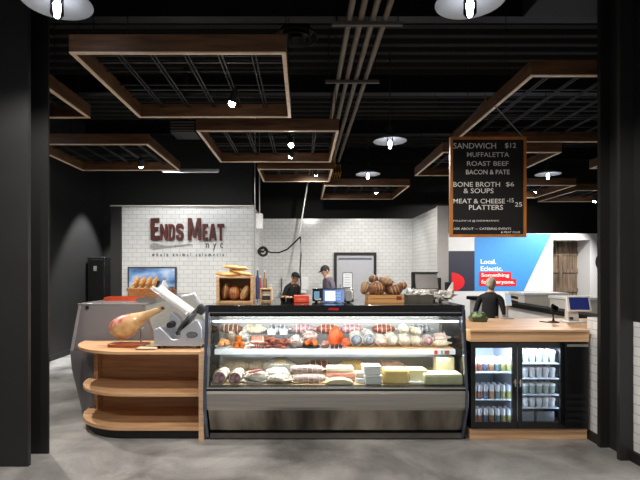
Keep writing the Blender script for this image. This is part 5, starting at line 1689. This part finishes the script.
# ================================================================== PEOPLE
def person(label, loc, rotz, scale, cloth, pants, hairm, cap=None, lean=0., headtilt=(0, 0, 0), arms='work', longhair=False, skin='c99a7c'):
    t = thing('person', label, 'person', loc, rotz)
    t.scale = (scale,) * 3
    SK = mat('skin_' + skin, skin, .5, var=.08, sss=.1)
    J, E, RR, LB = [], [], [], []

    def j(p, r, par=None, lab='cloth'):
        v = Vector(p)
        if v.z > .98 and lean:
            dz = v.z - .98
            v = Vector((v.x, v.y * 1 - math.sin(lean) * dz, .98 + math.cos(lean) * dz))
        J.append(v)
        RR.append(r if isinstance(r, tuple) else (r, r))
        LB.append(lab)
        if par is not None:
            E.append((par, len(J) - 1))
        return len(J) - 1
    pel = j((0, 0, .95), (.155, .115), None, 'pants')
    sp = j((0, 0, 1.10), (.145, .11), pel)
    ch = j((0, .0, 1.28), (.165, .115), sp)
    nb = j((0, .01, 1.43), (.10, .07), ch)
    nk = j((0, -.005, 1.50), (.055, .055), nb, 'skin')
    hd = j((0, -.02, 1.56), (.06, .07), nk, 'skin')
    for s in (-1, 1):
        sh = j((s * .175, .0, 1.385), .062, nb)
        if arms == 'work':
            el = j((s * .235, -.05, 1.13), .045, sh)
            wr = j((s * .15, -.28, 1.04), .030, el, 'skin')
            hv = Vector((-s * .25, -.9, -.2)).normalized()
        else:
            el = j((s * .245, .02, 1.12), .045, sh)
            wr = j((s * .23, -.16, .93), .030, el, 'skin')
            hv = Vector((-s * .1, -.7, -.7)).normalized()
        w = J[wr] + 0 * hv
        side = Vector((s, 0, 0))
        base = Vector((s * (.15 if arms == 'work' else .23), -.28 if arms == 'work' else -.16, 1.04 if arms == 'work' else .93))
        pm = j(base + hv * .06, (.036, .020), wr, 'skin')
        for k, L in enumerate((.070, .080, .074, .058)):
            off = side * (.027 - .018 * k)
            f0 = j(base + hv * .10 + off, .0105, pm, 'skin')
            f1 = j(base + hv * (.10 + L * .5) + off + Vector((0, 0, -.012)), .0095, f0, 'skin')
            j(base + hv * (.10 + L * .85) + off + Vector((0, 0, -.035)), .008, f1, 'skin')
        t0 = j(base + hv * .045 - side * .032, .012, wr, 'skin')
        j(base + hv * .085 - side * .052 + Vector((0, 0, -.01)), .010, t0, 'skin')
        hp = j((s * .095, 0, .86), .095, pel, 'pants')
        kn = j((s * .105, -.015, .49), .062, hp, 'pants')
        an = j((s * .11, .02, .09), .045, kn, 'pants')
        he = j((s * .11, .0, .045), .043, an, 'shoe')
        j((s * .115, -.15, .035), .034, he, 'shoe')
    me = bpy.data.meshes.new('body')
    me.from_pydata([tuple(v) for v in J], E, [])
    o = bpy.data.objects.new('body', me)
    C.objects.link(o)
    sk = o.modifiers.new('skin', 'SKIN')
    sk.use_smooth_shade = True
    for i, sv in enumerate(me.skin_vertices[0].data):
        sv.radius = RR[i]
        sv.use_root = (i == pel)
    o.modifiers.new('sub', 'SUBSURF').levels = 1
    bpy.context.view_layer.update()
    dg = bpy.context.evaluated_depsgraph_get()
    m2 = bpy.data.meshes.new_from_object(o.evaluated_get(dg))
    bpy.data.objects.remove(o)
    bm = bmesh.new()
    bm.from_mesh(m2)
    segs = [(J[a_], J[b_], LB[b_]) for a_, b_ in E]
    idx = {'skin': 0, 'cloth': 1, 'pants': 2, 'shoe': 3}
    for f in bm.faces:
        c = f.calc_center_median()
        best, lab = 1e9, 'cloth'
        for a_, b_, l_ in segs:
            ab = b_ - a_
            u = max(0, min(1, (c - a_).dot(ab) / ab.length_squared))
            d = (c - (a_ + ab * u)).length
            if d < best:
                best, lab = d, l_
        f.material_index = idx[lab]
    mb = MB()
    mb.bm.free()
    mb.bm = bm
    # head: cranium, jaw, nose, brow, mouth, ears in the same body mesh
    hc = J[hd] + Vector((0, -.005, .055))
    HR = Matrix.Translation(hc) @ Euler((headtilt[0] + lean * .6, headtilt[1], headtilt[2])).to_matrix().to_4x4()

    def H(p):
        return HR @ Vector(p)
    n0 = len(bm.faces)
    prof = []
    mb.mi = 0
    R3 = HR.to_3x3().to_4x4()
    mb.sph(H((0, .008, .02)), (.074, .092, .098), 20, 14, R3)
    mb.sph(H((0, -.028, -.045)), (.054, .060, .062), 18, 12, R3)
    mb.loft([H((0, -.078, .025)), H((0, -.096, .0)), H((0, -.106, -.016)), H((0, -.088, -.024))], [.008, .011, .014, .009], 10)
    mb.sph(H((0, -.080, .036)), (.050, .014, .010), 14, 8, R3)
    for s in (-1, 1):
        mb.sph(H((s * .076, .012, .0)), (.010, .020, .032), 12, 8, R3)
    mb.mi = 4
    mb.sph(H((0, -.086, -.046)), (.024, .008, .007), 12, 8, R3)
    body = mb.build('body', [SK, cloth, pants, RUBBER, mat('lips', 'a5645a', .5)], t, smooth=180)
    for s in (-1, 1):
        MB().sph(H((s * .029, -.079, .018)), (.014, .009, .009), 12, 8, R3).build('eye', mat('eye_white', 'e9e6e2', .3), body)
        e = body.children[-1] if body.children else None
    for s in (-1, 1):
        MB().sph(H((s * .029, -.0875, .018)), (.006, .003, .006), 10, 6, R3).build('iris', mat('eye_dark', '2a1d16', .3), body)
    # hair
    mb = MB()
    n0 = 0
    mb.sph(H((0, .018, .033)), (.081, .092, .096), 22, 16, R3, lump=.06, seed=3)
    hbm = mb.bm
    inv = HR.inverted()
    dele = [f for f in hbm.faces if (inv @ f.calc_center_median()).y < -.048 and (inv @ f.calc_center_median()).z < .075 or (inv @ f.calc_center_median()).z < -.035]
    bmesh.ops.delete(hbm, geom=dele, context='FACES')
    if longhair:
        mb.sph(H((0, .075, -.015)), (.06, .04, .055), 16, 12, R3, lump=.1, seed=5)
    mb.build('hair', hairm, t)
    if cap:
        mb = MB()
        mb.sph(H((0, .006, .045)), (.087, .101, .088), 22, 16, R3)
        dele = [f for f in mb.bm.faces if (inv @ f.calc_center_median()).z < .045]
        bmesh.ops.delete(mb.bm, geom=dele, context='FACES')
        c_ = mb.build('cap', cap, t)
        pts = [H((x, -.085 - .075 * math.sqrt(max(0, 1 - (x / .072) ** 2)), .050 - .012)) for x in [-.072 + .144 * k / 12 for k in range(13)]]
        back_ = [H((x, -.062, .052)) for x in (.072, .036, 0, -.036, -.072)]
        vs = pts + back_
        up = HR.to_3x3() @ Vector((0, 0, .006))
        n = len(vs)
        mb = MB()
        mb.faces(vs + [v + up for v in vs], [tuple(range(n)), tuple(range(n, 2 * n))[::-1]] + [(i, (i + 1) % n, n + (i + 1) % n, n + i) for i in range(n)])
        mb.build('brim', cap, c_, smooth=0)
    # apron bib or collar so the clothes end cleanly
    M = Matrix.Translation(J[nk] + Vector((0, .004, -.032))) @ Euler((lean, 0, 0)).to_matrix().to_4x4()
    MB().torus((0, 0, 0), .066, .014, M, 24, 8).build('collar', cloth, t)
    return t


BLK = mat('black_cloth', '17181b', .8, var=.2, scale=20)
person('kitchen worker in black clothes and black cap facing right', (at(288, 0, 10.1).x, 10.1, 0), 0.75, .90, BLK, BLK, BLK, cap=BLK, lean=.40, headtilt=(.05, 0, 0), skin='a5714f')
person('kitchen worker in grey top and dark cap looking down to the left', (at(333, 0, 10.1).x, 10.1, 0), -1.15, .97, mat('grey_mauve_cloth', '6f6a78', .8, var=.15, scale=20), BLK, mat('dark_brown_hair', '2b211c', .6), cap=mat('dark_grey_cap', '2a2a2e', .7), lean=.28, headtilt=(.25, 0, 0), skin='cba084')
person('person in black top with greying fair hair behind the oak counter', (at(491, 0, 6.9).x, 6.95, 0), 2.5, .84, BLK, BLK, mat('ash_blond_hair', 'c9bda6', .6, var=.3, scale=20, stretch=(1, 1, .3)), lean=.10, headtilt=(.1, 0, 0), arms='down', longhair=True, skin='cfa58a')

# ================================================================== CAMERA, WORLD
cam = bpy.data.cameras.new('camera')
cam.sensor_width = 36
cam.lens = 36 * F / 640
cam.shift_x = (320 - VX) / 640
cam.shift_y = (VY - 240) / 640
cam.clip_end = 100
co = bpy.data.objects.new('camera', cam)
C.objects.link(co)
co.location = (0, 0, CAMZ)
co.rotation_euler = (PI / 2, 0, 0)
sc = bpy.context.scene
sc.camera = co
w = bpy.data.worlds.new('world')
w.use_nodes = True
w.node_tree.nodes['Background'].inputs['Color'].default_value = (1, .98, .95, 1)
w.node_tree.nodes['Background'].inputs['Strength'].default_value = .22
sc.world = w
sc.view_settings.view_transform = 'Standard'
sc.view_settings.look = 'None'
sc.view_settings.gamma = 1
sc.view_settings.use_curve_mapping = False
sc.view_settings.exposure = 0
sc.cycles.use_denoising = True
sc.cycles.max_bounces = 8
sc.cycles.transparent_max_bounces = 24
sc.cycles.sample_clamp_indirect = 4
